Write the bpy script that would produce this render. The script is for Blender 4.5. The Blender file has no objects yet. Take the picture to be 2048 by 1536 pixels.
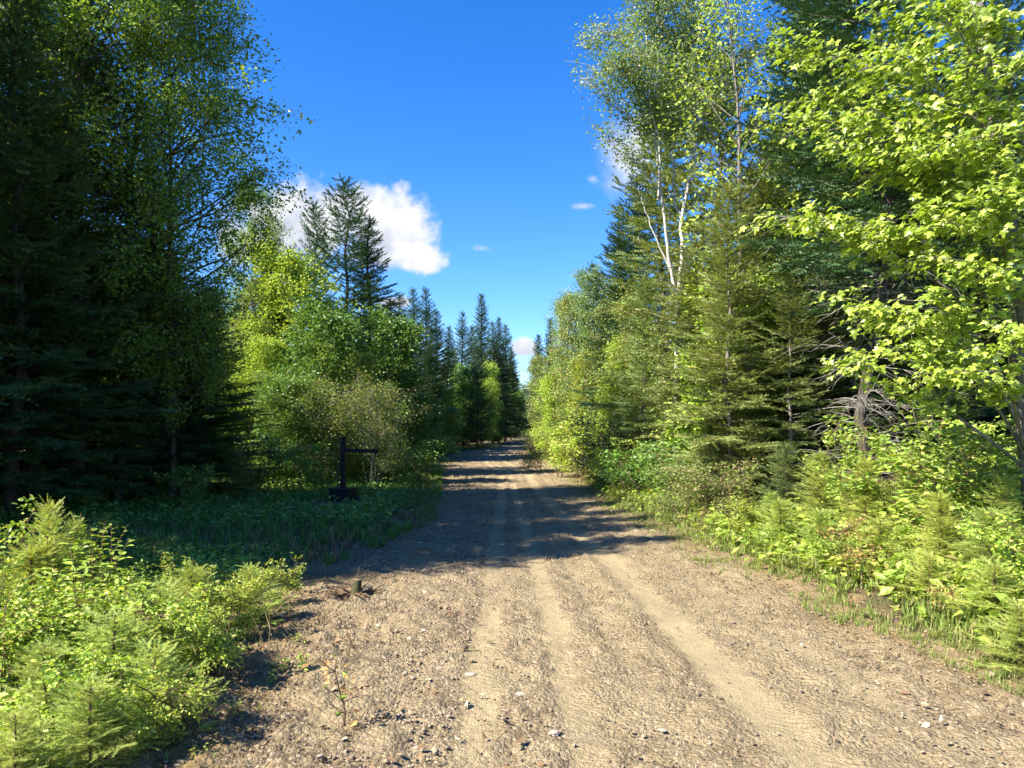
import bpy, math, random
import numpy as np
from mathutils import Vector, Matrix
PI = math.pi
R = math.radians
# ------------------------------------------------------------------ camera, world, sun, exposure
sc = bpy.context.scene
COL = sc.collection
FPX, HZ, CH = 1500.0, 868.0, 1.6           # focal length and horizon row in pixels of the 2048 x 1536 photograph, eye height
cam = bpy.data.cameras.new('camera'); camo = bpy.data.objects.new('camera', cam); COL.objects.link(camo)
camo.location = (0, 0, CH); camo.rotation_euler = (R(90), 0, 0)
cam.sensor_width = 36; cam.lens = 36 * FPX / 2048; cam.shift_y = (HZ - 768) / 2048
cam.clip_start = 0.05; cam.clip_end = 3000
sc.camera = camo

SUN_EL, SUN_AZ = 42.5, 244.0               # azimuth clockwise from +Y (the view direction): from the left
sd = Vector((math.sin(R(SUN_AZ)) * math.cos(R(SUN_EL)), math.cos(R(SUN_AZ)) * math.cos(R(SUN_EL)), math.sin(R(SUN_EL))))
sl = bpy.data.lights.new('sun', 'SUN'); sl.energy = 5.0; sl.angle = R(0.53); sl.color = (1.0, 0.93, 0.80)
so = bpy.data.objects.new('sun', sl); COL.objects.link(so)
so.rotation_euler = sd.to_track_quat('Z', 'Y').to_euler(); so.location = sd * 60

class NT:
    def __init__(s, tree): s.t = tree
    def n(s, kind, **kw):
        nd = s.t.nodes.new(kind)
        ins = kw.pop('ins', {})
        for k, v in kw.items(): setattr(nd, k, v)
        for k, v in ins.items(): s.set(nd.inputs[k], v)
        return nd
    def set(s, sock, v):
        if hasattr(v, 'is_output') or isinstance(v, bpy.types.NodeSocket): s.t.links.new(v, sock)
        else: sock.default_value = v
    def m(s, op, a, b=0.0, c=None, clamp=False):
        nd = s.t.nodes.new('ShaderNodeMath'); nd.operation = op; nd.use_clamp = clamp
        s.set(nd.inputs[0], a); s.set(nd.inputs[1], b)
        if c is not None: s.set(nd.inputs[2], c)
        return nd.outputs[0]
    def mix(s, f, a, b, blend='MIX'):
        nd = s.t.nodes.new('ShaderNodeMix'); nd.data_type = 'RGBA'; nd.blend_type = blend
        s.set(nd.inputs[0], f); s.set(nd.inputs[6], a); s.set(nd.inputs[7], b)
        return nd.outputs[2]
    def ss(s, x, lo, hi):
        nd = s.t.nodes.new('ShaderNodeMapRange'); nd.interpolation_type = 'SMOOTHSTEP'
        s.set(nd.inputs[0], x); nd.inputs[1].default_value = lo; nd.inputs[2].default_value = hi
        return nd.outputs[0]

world = bpy.data.worlds.new('World'); sc.world = world; world.use_nodes = True
wt = world.node_tree; wt.nodes.clear(); W = NT(wt)
sky = W.n('ShaderNodeTexSky', sky_type='NISHITA', sun_disc=False)
sky.sun_elevation = R(SUN_EL); sky.sun_rotation = R(SUN_AZ)
sky.altitude = 300; sky.air_density = 1.0; sky.dust_density = 0.15; sky.ozone_density = 5.0
SKY_STRENGTH = 0.092
hs = W.n('ShaderNodeHueSaturation', ins={'Hue': 0.511, 'Saturation': 1.30, 'Value': 1.0, 'Color': sky.outputs[0]})
bg = W.n('ShaderNodeBackground', ins={'Color': hs.outputs[0], 'Strength': SKY_STRENGTH})
tc = W.n('ShaderNodeTexCoord')
sep = W.n('ShaderNodeSeparateXYZ', ins={0: tc.outputs['Generated']})
yy = W.m('MAXIMUM', sep.outputs[1], 0.02)
cu = W.m('DIVIDE', sep.outputs[0], yy); cv = W.m('DIVIDE', sep.outputs[2], yy)
comb = W.n('ShaderNodeCombineXYZ', ins={0: cu, 1: cv})
nz = W.n('ShaderNodeTexNoise', ins={'Vector': comb.outputs[0], 'Scale': 11.0, 'Detail': 9.0, 'Roughness': 0.58})
nz2 = W.n('ShaderNodeTexNoise', ins={'Vector': comb.outputs[0], 'Scale': 38.0, 'Detail': 5.0, 'Roughness': 0.6})
nn = W.m('ADD', W.m('MULTIPLY', W.m('SUBTRACT', nz.outputs[0], 0.5), 1.7), W.m('MULTIPLY', W.m('SUBTRACT', nz2.outputs[0], 0.5), 0.8))
def cloud(blobs):
    f = None
    for (u, v, ru, rv, k) in blobs:
        a = (u - 1024) / FPX; b = (HZ - v) / FPX
        dx = W.m('DIVIDE', W.m('SUBTRACT', cu, a), ru / FPX); dy = W.m('DIVIDE', W.m('SUBTRACT', cv, b), rv / FPX)
        q = W.m('SUBTRACT', k, W.m('SQRT', W.m('ADD', W.m('MULTIPLY', dx, dx), W.m('MULTIPLY', dy, dy))))
        f = q if f is None else W.m('MAXIMUM', f, q)
    return f
main = cloud([(610, 445, 140, 95, 1.02), (700, 425, 95, 70, 1.0), (780, 462, 98, 76, 1.05), (826, 512, 72, 36, 1.02), (520, 490, 100, 70, .9), (765, 500, 90, 48, 1.0),
              (1050, 696, 36, 22, 1.0), (790, 603, 44, 18, .9)])
wisp = cloud([(1262, 315, 75, 95, 1.05), (1285, 280, 50, 70, 1.15), (1186, 358, 24, 18, .7), (1165, 412, 42, 12, .75), (965, 497, 42, 15, .6), (1300, 250, 70, 60, .9)])
cm = W.ss(W.m('ADD', main, W.m('MULTIPLY', nn, 1.05)), -0.05, 0.50)
wm = W.m('MULTIPLY', W.ss(W.m('ADD', wisp, W.m('MULTIPLY', nn, 0.9)), 0.0, 1.1), 0.8)
front = W.m('GREATER_THAN', sep.outputs[1], 0.05)
cmask = W.m('MULTIPLY', W.m('MAXIMUM', cm, wm), front)
shade = W.ss(W.m('ADD', W.m('MULTIPLY', nz.outputs[0], 1.3), W.m('MULTIPLY', cv, .55)), 0.55, 0.95)
ccol = W.mix(shade, (0.50, 0.58, 0.78, 1), (1.0, 1.0, 1.0, 1))
bgc = W.n('ShaderNodeBackground', ins={'Color': ccol, 'Strength': 0.33})
mx = W.n('ShaderNodeMixShader', ins={0: cmask, 1: bg.outputs[0], 2: bgc.outputs[0]})
wo = W.n('ShaderNodeOutputWorld', ins={0: mx.outputs[0]})
sc.view_settings.view_transform = 'Standard'; sc.view_settings.look = 'None'
sc.view_settings.exposure = 1.68; sc.view_settings.gamma = 1.0
sc.cycles.max_bounces = 6; sc.cycles.diffuse_bounces = 4; sc.cycles.glossy_bounces = 2
sc.cycles.transmission_bounces = 4; sc.cycles.transparent_max_bounces = 4
sc.cycles.caustics_reflective = False; sc.cycles.caustics_refractive = False
sc.cycles.use_adaptive_sampling = True; sc.cycles.adaptive_threshold = 0.02

# ------------------------------------------------------------------ numpy noise and placing
def _h(ix, iy, iz, s):
    n = (ix.astype(np.int64) * 374761393 + iy.astype(np.int64) * 668265263 + iz * 2147483647 + s * 1274126177) & 0xffffffff
    n = ((n ^ (n >> 13)) * 1274126177) & 0xffffffff
    n = n ^ (n >> 16)
    return (n & 0xffffff) / float(0xffffff)
def vnoise(x, y, s=0):
    x = np.asarray(x, float); y = np.asarray(y, float)
    ix = np.floor(x); iy = np.floor(y); fx = x - ix; fy = y - iy
    fx = fx * fx * (3 - 2 * fx); fy = fy * fy * (3 - 2 * fy)
    a = _h(ix, iy, 0, s); b = _h(ix + 1, iy, 0, s); c = _h(ix, iy + 1, 0, s); d = _h(ix + 1, iy + 1, 0, s)
    return (a * (1 - fx) + b * fx) * (1 - fy) + (c * (1 - fx) + d * fx) * fy - 0.5
def fbm(x, y, s=0, o=4):
    r = 0; a = 1.0; f = 1.0
    for i in range(o):
        r = r + a * vnoise(np.asarray(x) * f + 17.3 * i, np.asarray(y) * f - 9.1 * i, s + i); a *= 0.5; f *= 2.03
    return r
def sstep(a, b, x):
    t = np.clip((np.asarray(x, float) - a) / (b - a), 0, 1); return t * t * (3 - 2 * t)
RD = np.array([[-6, -1.6, 3.4], [2.5, -1.55, 3.4], [3.6, -1.67, 3.35], [4.53, -1.75, 3.3], [5.6, -1.95, 3.2], [7.3, -2.15, 3.0], [8.6, -2.3, 2.75], [10.4, -2.0, 2.6], [13.3, -1.5, 2.45],
               [18.5, -1.9, 2.0], [26, -2.6, 2.2], [32, -3.2, 2.6], [38, -3.9, 1.2], [42, -4.1, .5], [52, -2.6, 1.0], [59, -.95, 2.0], [66, .9, 4.0], [74, 4, 8], [84, 10, 15], [105, 24, 30]])
def road_l(y): return np.interp(y, RD[:, 0], RD[:, 1])
def road_r(y): return np.interp(y, RD[:, 0], RD[:, 2])
def hgt(x, y):
    x = np.asarray(x, float); y = np.asarray(y, float)
    z = 0.018 * np.clip(y - 25, 0, 120)
    l = road_l(y) - x; r = x - road_r(y)
    off = np.maximum(np.maximum(l, r), 0)
    z = z + 0.10 * sstep(0, 0.8, r) + 0.32 * sstep(0.3, 4.5, r) + 0.05 * sstep(0, .7, l) + 0.30 * sstep(4.0, 9.0, l)
    z = z + sstep(0.1, 1.5, off) * (0.10 * fbm(x * .5, y * .5, 3, 3) + 0.05 * fbm(x * 2.3, y * 2.3, 9, 2))
    return z
def H1(x, y): return float(hgt(np.array([x]), np.array([y]))[0])
def at(u, d):
    x = (u - 1024) / FPX * d; return (x, d, H1(x, d))
def top(v, d): return CH + (HZ - v) / FPX * d

# ------------------------------------------------------------------ mesh helpers
def mesh_from(name, V, F, mats=None, smooth=False, attrs=None, mat_idx=None):
    V = np.asarray(V, np.float32); F = np.asarray(F, np.int32); k = F.shape[1]
    me = bpy.data.meshes.new(name)
    me.vertices.add(len(V)); me.vertices.foreach_set('co', V.ravel())
    me.loops.add(F.size); me.loops.foreach_set('vertex_index', F.ravel())
    me.polygons.add(len(F)); me.polygons.foreach_set('loop_start', np.arange(0, F.size, k, dtype=np.int32))
    me.polygons.foreach_set('loop_total', np.full(len(F), k, np.int32))
    if mat_idx is not None: me.polygons.foreach_set('material_index', np.asarray(mat_idx, np.int32))
    me.polygons.foreach_set('use_smooth', np.full(len(F), bool(smooth)))
    me.update(calc_edges=True); me.validate(verbose=False)
    for m in (mats or []): me.materials.append(m)
    for k_, a in (attrs or {}).items():
        at_ = me.attributes.new(k_, 'FLOAT', 'POINT'); at_.data.foreach_set('value', np.asarray(a, np.float32))
    return me
def link(name, me, parent=None, loc=None):
    o = bpy.data.objects.new(name, me); COL.objects.link(o)
    if parent is not None: o.parent = parent
    if loc is not None: o.location = loc
    return o
def tag(o, label=None, cat=None, group=None, kind=None):
    if label: o['label'] = label
    if cat: o['category'] = cat
    if group: o['group'] = group
    if kind: o['kind'] = kind
    return o
class Bag:                                   # collects triangles
    def __init__(s): s.V = []; s.F = []; s.n = 0
    def add(s, V, F):
        V = np.asarray(V, float).reshape(-1, 3); F = np.asarray(F, int).reshape(-1, 3)
        s.V.append(V); s.F.append(F + s.n); s.n += len(V)
    def inst(s, tpl, M, T):                  # template (V,F), M (N,3,3) columns are the axes, T (N,3)
        v, f = tpl; N = len(T)
        if N == 0: return
        P = np.einsum('nij,kj->nki', M, v) + T[:, None, :]
        FF = f[None] + (np.arange(N) * len(v))[:, None, None]
        s.add(P.reshape(-1, 3), FF.reshape(-1, 3))
    def tube(s, pts, rad, sides=5):
        pts = np.asarray(pts, float); n = len(pts); rad = np.broadcast_to(rad, (n,))
        d = np.gradient(pts, axis=0); d /= np.linalg.norm(d, axis=1)[:, None] + 1e-9
        ref = np.array([0.13, 0.31, 0.94]) if abs(d[0, 2]) < 0.8 else np.array([1, 0.1, 0])
        a = np.cross(d, ref); a /= np.linalg.norm(a, axis=1)[:, None] + 1e-9; b = np.cross(d, a)
        th = np.arange(sides) / sides * 2 * PI
        ring = pts[:, None] + rad[:, None, None] * (np.cos(th)[None, :, None] * a[:, None] + np.sin(th)[None, :, None] * b[:, None])
        i = np.arange(n - 1)[:, None] * sides; j = np.arange(sides)[None]; j2 = (j + 1) % sides
        q = np.stack([i + j, i + j2, i + sides + j2, i + sides + j], -1).reshape(-1, 4)
        s.add(ring.reshape(-1, 3), np.concatenate([q[:, [0, 1, 2]], q[:, [0, 2, 3]]]))
    def mesh(s, name, mats, smooth=False, attrs=None):
        if not s.V: return mesh_from(name, np.zeros((3, 3)), [[0, 1, 2]], mats)
        return mesh_from(name, np.concatenate(s.V), np.concatenate(s.F), mats, smooth, attrs)
def unit(a): return a / (np.linalg.norm(a, axis=-1, keepdims=True) + 1e-9)
def frame(d, up):                            # x along d, z near up
    d = unit(d); y = unit(np.cross(up, d)); z = np.cross(d, y)
    return np.stack([d, y, z], -1)

# ------------------------------------------------------------------ materials
def newmat(name):
    m = bpy.data.materials.new(name); m.use_nodes = True; m.node_tree.nodes.clear(); return m, NT(m.node_tree)
def leaf_mat(name, c1, c2, c3=None, trans=0.35, rough=0.5, spec=0.35, huevar=0.03, tcol=None, rare=0.06):
    m, T = newmat(name)
    g = T.n('ShaderNodeNewGeometry'); oi = T.n('ShaderNodeObjectInfo')
    rnd = g.outputs['Random Per Island']
    c = T.mix(rnd, (*c1, 1), (*c2, 1))
    if c3 is not None: c = T.mix(T.m('GREATER_THAN', T.m('FRACT', T.m('MULTIPLY', rnd, 37.7)), 1 - rare), c, (*c3, 1))
    tcd = T.n('ShaderNodeTexCoord')
    nz = T.n('ShaderNodeTexNoise', ins={'Vector': tcd.outputs['Object'], 'Scale': 1.6, 'Detail': 2.0})
    h = T.m('ADD', T.m('ADD', 0.5 - huevar * .5, T.m('MULTIPLY', oi.outputs['Random'], huevar)), T.m('MULTIPLY', T.m('SUBTRACT', nz.outputs[0], 0.5), huevar * 1.2))
    v = T.m('ADD', 0.72, T.m('MULTIPLY', T.m('FRACT', T.m('MULTIPLY', rnd, 91.3)), 0.56))
    v = T.m('MULTIPLY', v, T.m('ADD', 0.82, T.m('MULTIPLY', T.m('FRACT', T.m('MULTIPLY', oi.outputs['Random'], 7.7)), 0.36)))
    hsn = T.n('ShaderNodeHueSaturation', ins={'Hue': h, 'Saturation': 1.0, 'Value': v, 'Color': c})
    p = T.n('ShaderNodeBsdfPrincipled', ins={'Base Color': hsn.outputs[0], 'Roughness': rough, 'Specular IOR Level': spec})
    tm = T.mix(1.0, hsn.outputs[0], (*(tcol or (1.35, 1.25, 0.55)), 1), 'MULTIPLY')
    tr = T.n('ShaderNodeBsdfTranslucent', ins={'Color': tm})
    mx = T.n('ShaderNodeMixShader', ins={0: trans, 1: p.outputs[0], 2: tr.outputs[0]})
    T.n('ShaderNodeOutputMaterial', ins={0: mx.outputs[0]})
    return m
def bark_mat(name, c1, c2, scale=14, stretch=0.2, marks=False):
    m, T = newmat(name)
    tcd = T.n('ShaderNodeTexCoord')
    mp = T.n('ShaderNodeMapping', ins={'Vector': tcd.outputs['Object'], 'Scale': (1, 1, stretch)})
    nz = T.n('ShaderNodeTexNoise', ins={'Vector': mp.outputs[0], 'Scale': scale, 'Detail': 6.0, 'Roughness': 0.7})
    c = T.mix(T.ss(nz.outputs[0], 0.35, 0.65), (*c1, 1), (*c2, 1))
    if marks:
        mp2 = T.n('ShaderNodeMapping', ins={'Vector': tcd.outputs['Object'], 'Scale': (1, 1, 5.0)})
        n2 = T.n('ShaderNodeTexNoise', ins={'Vector': mp2.outputs[0], 'Scale': 3.0, 'Detail': 3.0})
        c = T.mix(T.ss(n2.outputs[0], 0.62, 0.68), c, (0.05, 0.045, 0.04, 1))
    bp = T.n('ShaderNodeBump', ins={'Strength': 0.7, 'Distance': 0.02, 'Height': nz.outputs[0]})
    p = T.n('ShaderNodeBsdfPrincipled', ins={'Base Color': c, 'Roughness': 0.9, 'Specular IOR Level': 0.2, 'Normal': bp.outputs[0]})
    T.n('ShaderNodeOutputMaterial', ins={0: p.outputs[0]})
    return m
M = {}
M['spruce'] = leaf_mat('spruce_needles', (0.034, 0.080, 0.028), (0.082, 0.142, 0.048), None, 0.12, 0.55, 0.3, 0.03, (1.1, 1.1, .7))
M['fir_olive'] = leaf_mat('olive_fir_needles', (0.125, 0.180, 0.048), (0.270, 0.330, 0.108), (0.26, 0.22, 0.13), 0.24, 0.55, 0.3, 0.04, (1.2, 1.1, .6))
M['fir_bright'] = leaf_mat('bright_fir_needles', (0.26, 0.34, 0.068), (0.46, 0.53, 0.145), (0.42, 0.38, 0.12), 0.32, 0.5, 0.35, 0.03)
M['maple'] = leaf_mat('maple_leaves', (0.21, 0.300, 0.032), (0.42, 0.490, 0.085), (0.50, 0.56, 0.20), 0.40, 0.36, 0.55, 0.015, (1.2, 1.25, .5))
M['leaf_bright'] = leaf_mat('bright_shrub_leaves', (0.21, 0.32, 0.042), (0.43, 0.53, 0.092), (0.47, 0.44, 0.14), 0.36, 0.45, 0.4, 0.03)
M['leaf_mid'] = leaf_mat('mid_green_leaves', (0.080, 0.180, 0.030), (0.190, 0.330, 0.065), None, 0.34, 0.42, 0.45, 0.03)
M['leaf_shade'] = leaf_mat('deep_green_leaves', (0.100, 0.190, 0.026), (0.230, 0.340, 0.052), (0.30, 0.24, 0.07), 0.48, 0.40, 0.5, 0.03, None, 0.03)
M['leaf_yellow'] = leaf_mat('yellow_green_leaves', (0.19, 0.30, 0.035), (0.35, 0.46, 0.075), None, 0.38, 0.5, 0.35, 0.03)
M['leaf_olive'] = leaf_mat('olive_leaves', (0.13, 0.19, 0.042), (0.27, 0.35, 0.088), (0.32, 0.24, 0.14), 0.30, 0.5, 0.3, 0.03, None, .15)
M['aspen'] = leaf_mat('aspen_leaves', (0.10, 0.19, 0.045), (0.22, 0.33, 0.090), (0.34, 0.34, 0.10), 0.36, 0.40, 0.5, 0.03)
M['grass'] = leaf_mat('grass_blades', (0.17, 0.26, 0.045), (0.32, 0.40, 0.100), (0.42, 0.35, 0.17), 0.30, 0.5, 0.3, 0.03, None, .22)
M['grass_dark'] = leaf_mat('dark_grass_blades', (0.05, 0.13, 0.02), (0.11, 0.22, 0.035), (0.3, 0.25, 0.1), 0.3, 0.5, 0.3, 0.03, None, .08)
M['straw'] = leaf_mat('straw', (0.26, 0.19, 0.09), (0.40, 0.32, 0.16), (0.16, 0.09, 0.05), 0.1, 0.7, 0.2, 0.02, (1, 1, .8), .25)
M['rusty'] = leaf_mat('rusty_leaves', (0.33, 0.20, 0.07), (0.50, 0.36, 0.12), (0.3, 0.4, 0.08), 0.25, 0.6, 0.3, 0.02, (1.2, 1, .6), .3)
M['bark_dark'] = bark_mat('dark_bark', (0.035, 0.028, 0.022), (0.10, 0.085, 0.07))
M['bark_grey'] = bark_mat('grey_bark', (0.10, 0.09, 0.075), (0.22, 0.20, 0.17))
M['bark_white'] = bark_mat('white_bark', (0.30, 0.29, 0.26), (0.50, 0.48, 0.43), 8, 1.0, True)
M['dead_twig'] = bark_mat('dead_twigs', (0.20, 0.18, 0.15), (0.38, 0.35, 0.31), 20)
M['twig_brown'] = bark_mat('brown_twigs', (0.09, 0.055, 0.035), (0.20, 0.13, 0.08), 20)

# ------------------------------------------------------------------ foliage templates
def tpl_frond(seed, n=9, ln=0.20, w=0.055, ang=50, lift=0.25, top_row=True):
    rs = np.random.RandomState(seed); V = []; F = []
    def tri(a, b, c): i = len(V); V.extend([a, b, c]); F.append([i, i + 1, i + 2])
    tri((0, -.012, 0), (0, .012, 0), (1.0, 0, 0))
    for i in range(n):
        t = (i + 0.5) / n
        for sgn in (-1, 1, 0) if top_row and i % 2 == 0 else (-1, 1):
            a = R(ang + rs.uniform(-14, 14)); L = ln * (1.05 - 0.45 * t) * rs.uniform(.8, 1.2)
            if sgn: d = np.array([math.cos(a), sgn * math.sin(a), rs.uniform(-.1, lift + .1)])
            else: d = np.array([math.cos(a), rs.uniform(-.3, .3), math.sin(a)])
            p = np.array([t, 0, 0]); q = p + d / np.linalg.norm(d) * L
            tri(tuple(p - np.array([w / 2, 0, 0])), tuple(p + np.array([w / 2, 0, 0])), tuple(q))
    q = (1 + ln * .5, 0, 0.0); tri((1 - w, -w * .3, 0), (1 - w, w * .3, 0), q)
    return np.array(V, float), np.array(F)
FR = [tpl_frond(s, 8, 0.31, 0.13) for s in (1, 2, 3)]                    # trees at 12 m and beyond
FRN = [tpl_frond(s, 12, 0.24, 0.060, 52, .35) for s in (4, 5, 6)]        # saplings near the camera
LEAF = (np.array([[0, 0, 0], [.45, .30, .06], [1, 0, -.08], [.45, -.30, .06]], float), np.array([[0, 2, 1], [0, 3, 2]]))
LEAF6 = (np.array([[0, 0, 0], [.25, .24, .05], [.6, .25, .05], [1, 0, -.14], [.6, -.25, .05], [.25, -.24, .05], [.5, 0, -.02]], float),
         np.array([[0, 6, 1], [1, 6, 2], [2, 6, 3], [3, 6, 4], [4, 6, 5], [5, 6, 0]]))
def tpl_maple():
    pts = [(0, 0), (-.05, .16), (.02, .42), (.22, .27), (.38, .55), (.50, .50), (.52, .18), (.74, .22), (1.0, 0), (.74, -.22), (.52, -.18), (.50, -.50), (.38, -.55), (.22, -.27), (.02, -.42), (-.05, -.16)]
    V = [(x, y, .06 - .34 * x * x - .22 * abs(y)) for x, y in pts] + [(.30, 0, .07)]
    c = len(pts); F = [[i, c, (i + 1) % c] for i in range(c)]
    return np.array(V, float), np.array(F)
MAPLE = tpl_maple()
def rdirs(rs, n, up=0.0, spread=1.0):
    v = rs.normal(size=(n, 3)) * spread; v[:, 2] += up; return unit(v)

# ------------------------------------------------------------------ plants: every builder returns dict part -> mesh
def curve_pts(p0, d, L, n, rs, wob=.08, grav=0.0):
    P = [np.array(p0, float)]; d = np.array(d, float); d /= np.linalg.norm(d)
    for i in range(n):
        d = d + rs.normal(size=3) * wob; d[2] += grav; d /= np.linalg.norm(d)
        P.append(P[-1] + d * L / n)
    return np.array(P)
def conifer(seed, H, Rb, z0=.6, mat='spruce', pw=.85, droop=.25, step=.28, spray=.30, sub=.30, ragged=.25, bare=0.0, r0=None, lean=0.0, dead=0, tip_up=.12, tpls=None, barkm='bark_dark', pitch=(.25, .75), minb=.25, den=.50, brr=1.0, tp_=.12):
    rs = np.random.RandomState(seed); tpls = tpls or FR
    tr = Bag(); br = Bag(); ne = Bag(); dd = Bag()
    r0 = r0 or 0.011 * H + .02
    n = 9; zt = np.linspace(0, H, n); wob = rs.normal(size=(n, 2)) * 0.008 * H; wob[0] = 0; wob[-1] *= .3
    TP = np.stack([wob[:, 0] + lean * zt, wob[:, 1], zt - (zt == 0) * .15], 1)
    tr.tube(TP, r0 * (1 - zt / H) ** .8 + .006, 9)
    def trunk(z): return np.array([np.interp(z, zt, TP[:, 0]), np.interp(z, zt, TP[:, 1]), z])
    O = []; D = []; L = []                     # frond-bearing axes as short segments
    z = z0; az = rs.uniform(0, 6.28)
    while z < H - .05:
        t = (z - z0) / (H - z0)
        nb = 5 if t < .85 else 4
        for k in range(nb):
            az += 2.4 + rs.uniform(-.35, .35)
            ln = Rb * (1 - t) ** pw * rs.uniform(1 - ragged * 1.3, 1 + ragged * .5) * (1 if t > .1 else .6 + 4 * t) + minb * spray
            if rs.rand() < bare * (1 - t) : continue
            zz = z + rs.uniform(-.4, .4) * step
            pt = np.interp(t, [0, 1], [pitch[0] * .1, pitch[1]]) + rs.uniform(-.08, .08)
            dh = np.array([math.cos(az), math.sin(az), 0])
            m = max(3, int(ln / .35)); s = np.linspace(0, 1, m + 1)
            zc = ln * (pt * s - droop * (1 - t * .7) * s ** 1.5 + tip_up * s ** 3)
            P = trunk(zz) + dh * (s * ln)[:, None]; P[:, 2] += zc
            side = np.array([-dh[1], dh[0], 0]); P += side * (rs.normal() * .06 * ln * s ** 2)[:, None]
            br.tube(P[::1], np.linspace((.010 + .005 * ln) * brr, .003 * brr, m + 1), 3)
            # leader axis
            def at_s(q): return np.array([np.interp(q, s, P[:, i]) for i in range(3)])
            q = .18 if ln > 1 else .02
            while q < 1.0:
                p = at_s(q); p2 = at_s(min(1, q + .08)); dr = unit(p2 - p + dh * 1e-4)
                for sg in (-1, 1):
                    sl_ = (sub * (1 - tp_ * 1.2 * t * t) + .42 * (1 - q) * ln * .8) * rs.uniform(.65, 1.15)
                    sl_ = min(sl_, .9)
                    a = R(rs.uniform(42, 62)); dv = dr * math.cos(a) + side * sg * math.sin(a); dv[2] += rs.uniform(-.22, .06)
                    dv = unit(dv); nn_ = max(1, int(round(sl_ / (spray * .52))))
                    for i in range(nn_):
                        f = i / nn_
                        O.append(p + dv * sl_ * f); L.append(spray * rs.uniform(.75, 1.15) * (1 - .25 * f) * (1 - tp_ * t * t))
                        e = dv + rs.normal(size=3) * .16 + side * 0
                        if i % 2 and nn_ > 1: e = dv * .75 + dr * .65 * rs.uniform(.5, 1) + rs.normal(size=3) * .12
                        D.append(e)
                q += rs.uniform(.8, 1.2) * (spray * den) / max(ln, .3 * min(1, spray / .3))
            O.append(at_s(.88)); D.append(unit(P[-1] - P[-2])); L.append(spray * (1 - tp_ * t * t))
        z += step * rs.uniform(.75, 1.25) * (1 if t < .8 else .7)
    for k in range(7): O.append(trunk(H - .06 * k * spray / .3)); a = rs.uniform(0, 6.28); D.append(np.array([math.cos(a) * .5, math.sin(a) * .5, 1.0]) if k else np.array([0, 0, 1.])); L.append(spray * .7)
    O = np.array(O); D = unit(np.array(D)); L = np.array(L)
    up = unit(np.array([0, 0, 1.0]) + rs.normal(size=(len(O), 3)) * .33)
    Mx = frame(D, up) * L[:, None, None]
    idx = rs.randint(0, len(tpls), len(O))
    for i, tp in enumerate(tpls): ne.inst(tp, Mx[idx == i], O[idx == i])
    for k in range(dead):                      # dead lower twigs
        zz = rs.uniform(.3, max(z0 * 1.5, 1.2)); a = rs.uniform(0, 6.28); ln = rs.uniform(.5, 1.5)
        P = curve_pts(trunk(zz), (math.cos(a), math.sin(a), rs.uniform(-.1, .25)), ln, 6, rs, .13, -.05)
        dd.tube(P, np.linspace(.010, .003, 7), 3)
        for j in range(5):
            q = P[rs.randint(2, 7)]; b = a + rs.uniform(-1.2, 1.2)
            dd.tube(curve_pts(q, (math.cos(b), math.sin(b), rs.uniform(-.6, .2)), ln * .45, 4, rs, .2, -.08), np.linspace(.005, .0015, 5), 3)
    out = {'trunk': tr.mesh('trunk', [M[barkm]], True), 'branches': br.mesh('branches', [M[barkm]], True), 'crown': ne.mesh('crown', [M[mat]])}
    if dead: out['dead_branches'] = dd.mesh('dead_branches', [M['dead_twig']], True)
    return out
def put_leaves(bag, tpl, C, size, rs, up=.9, droop=.25, outd=None, var=.3, light=0.0):
    n = len(C)
    d = rs.normal(size=(n, 3)); d[:, 2] = d[:, 2] * .45 - droop
    if outd is not None: d = d * .8 + outd
    nrm = rs.normal(size=(n, 3)) * .55; nrm[:, 2] += up; nrm += np.array(sd)[None] * light
    s = size * rs.uniform(1 - var, 1 + var, n)
    bag.inst(tpl, frame(unit(d), unit(nrm)) * s[:, None, None], C)
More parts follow.
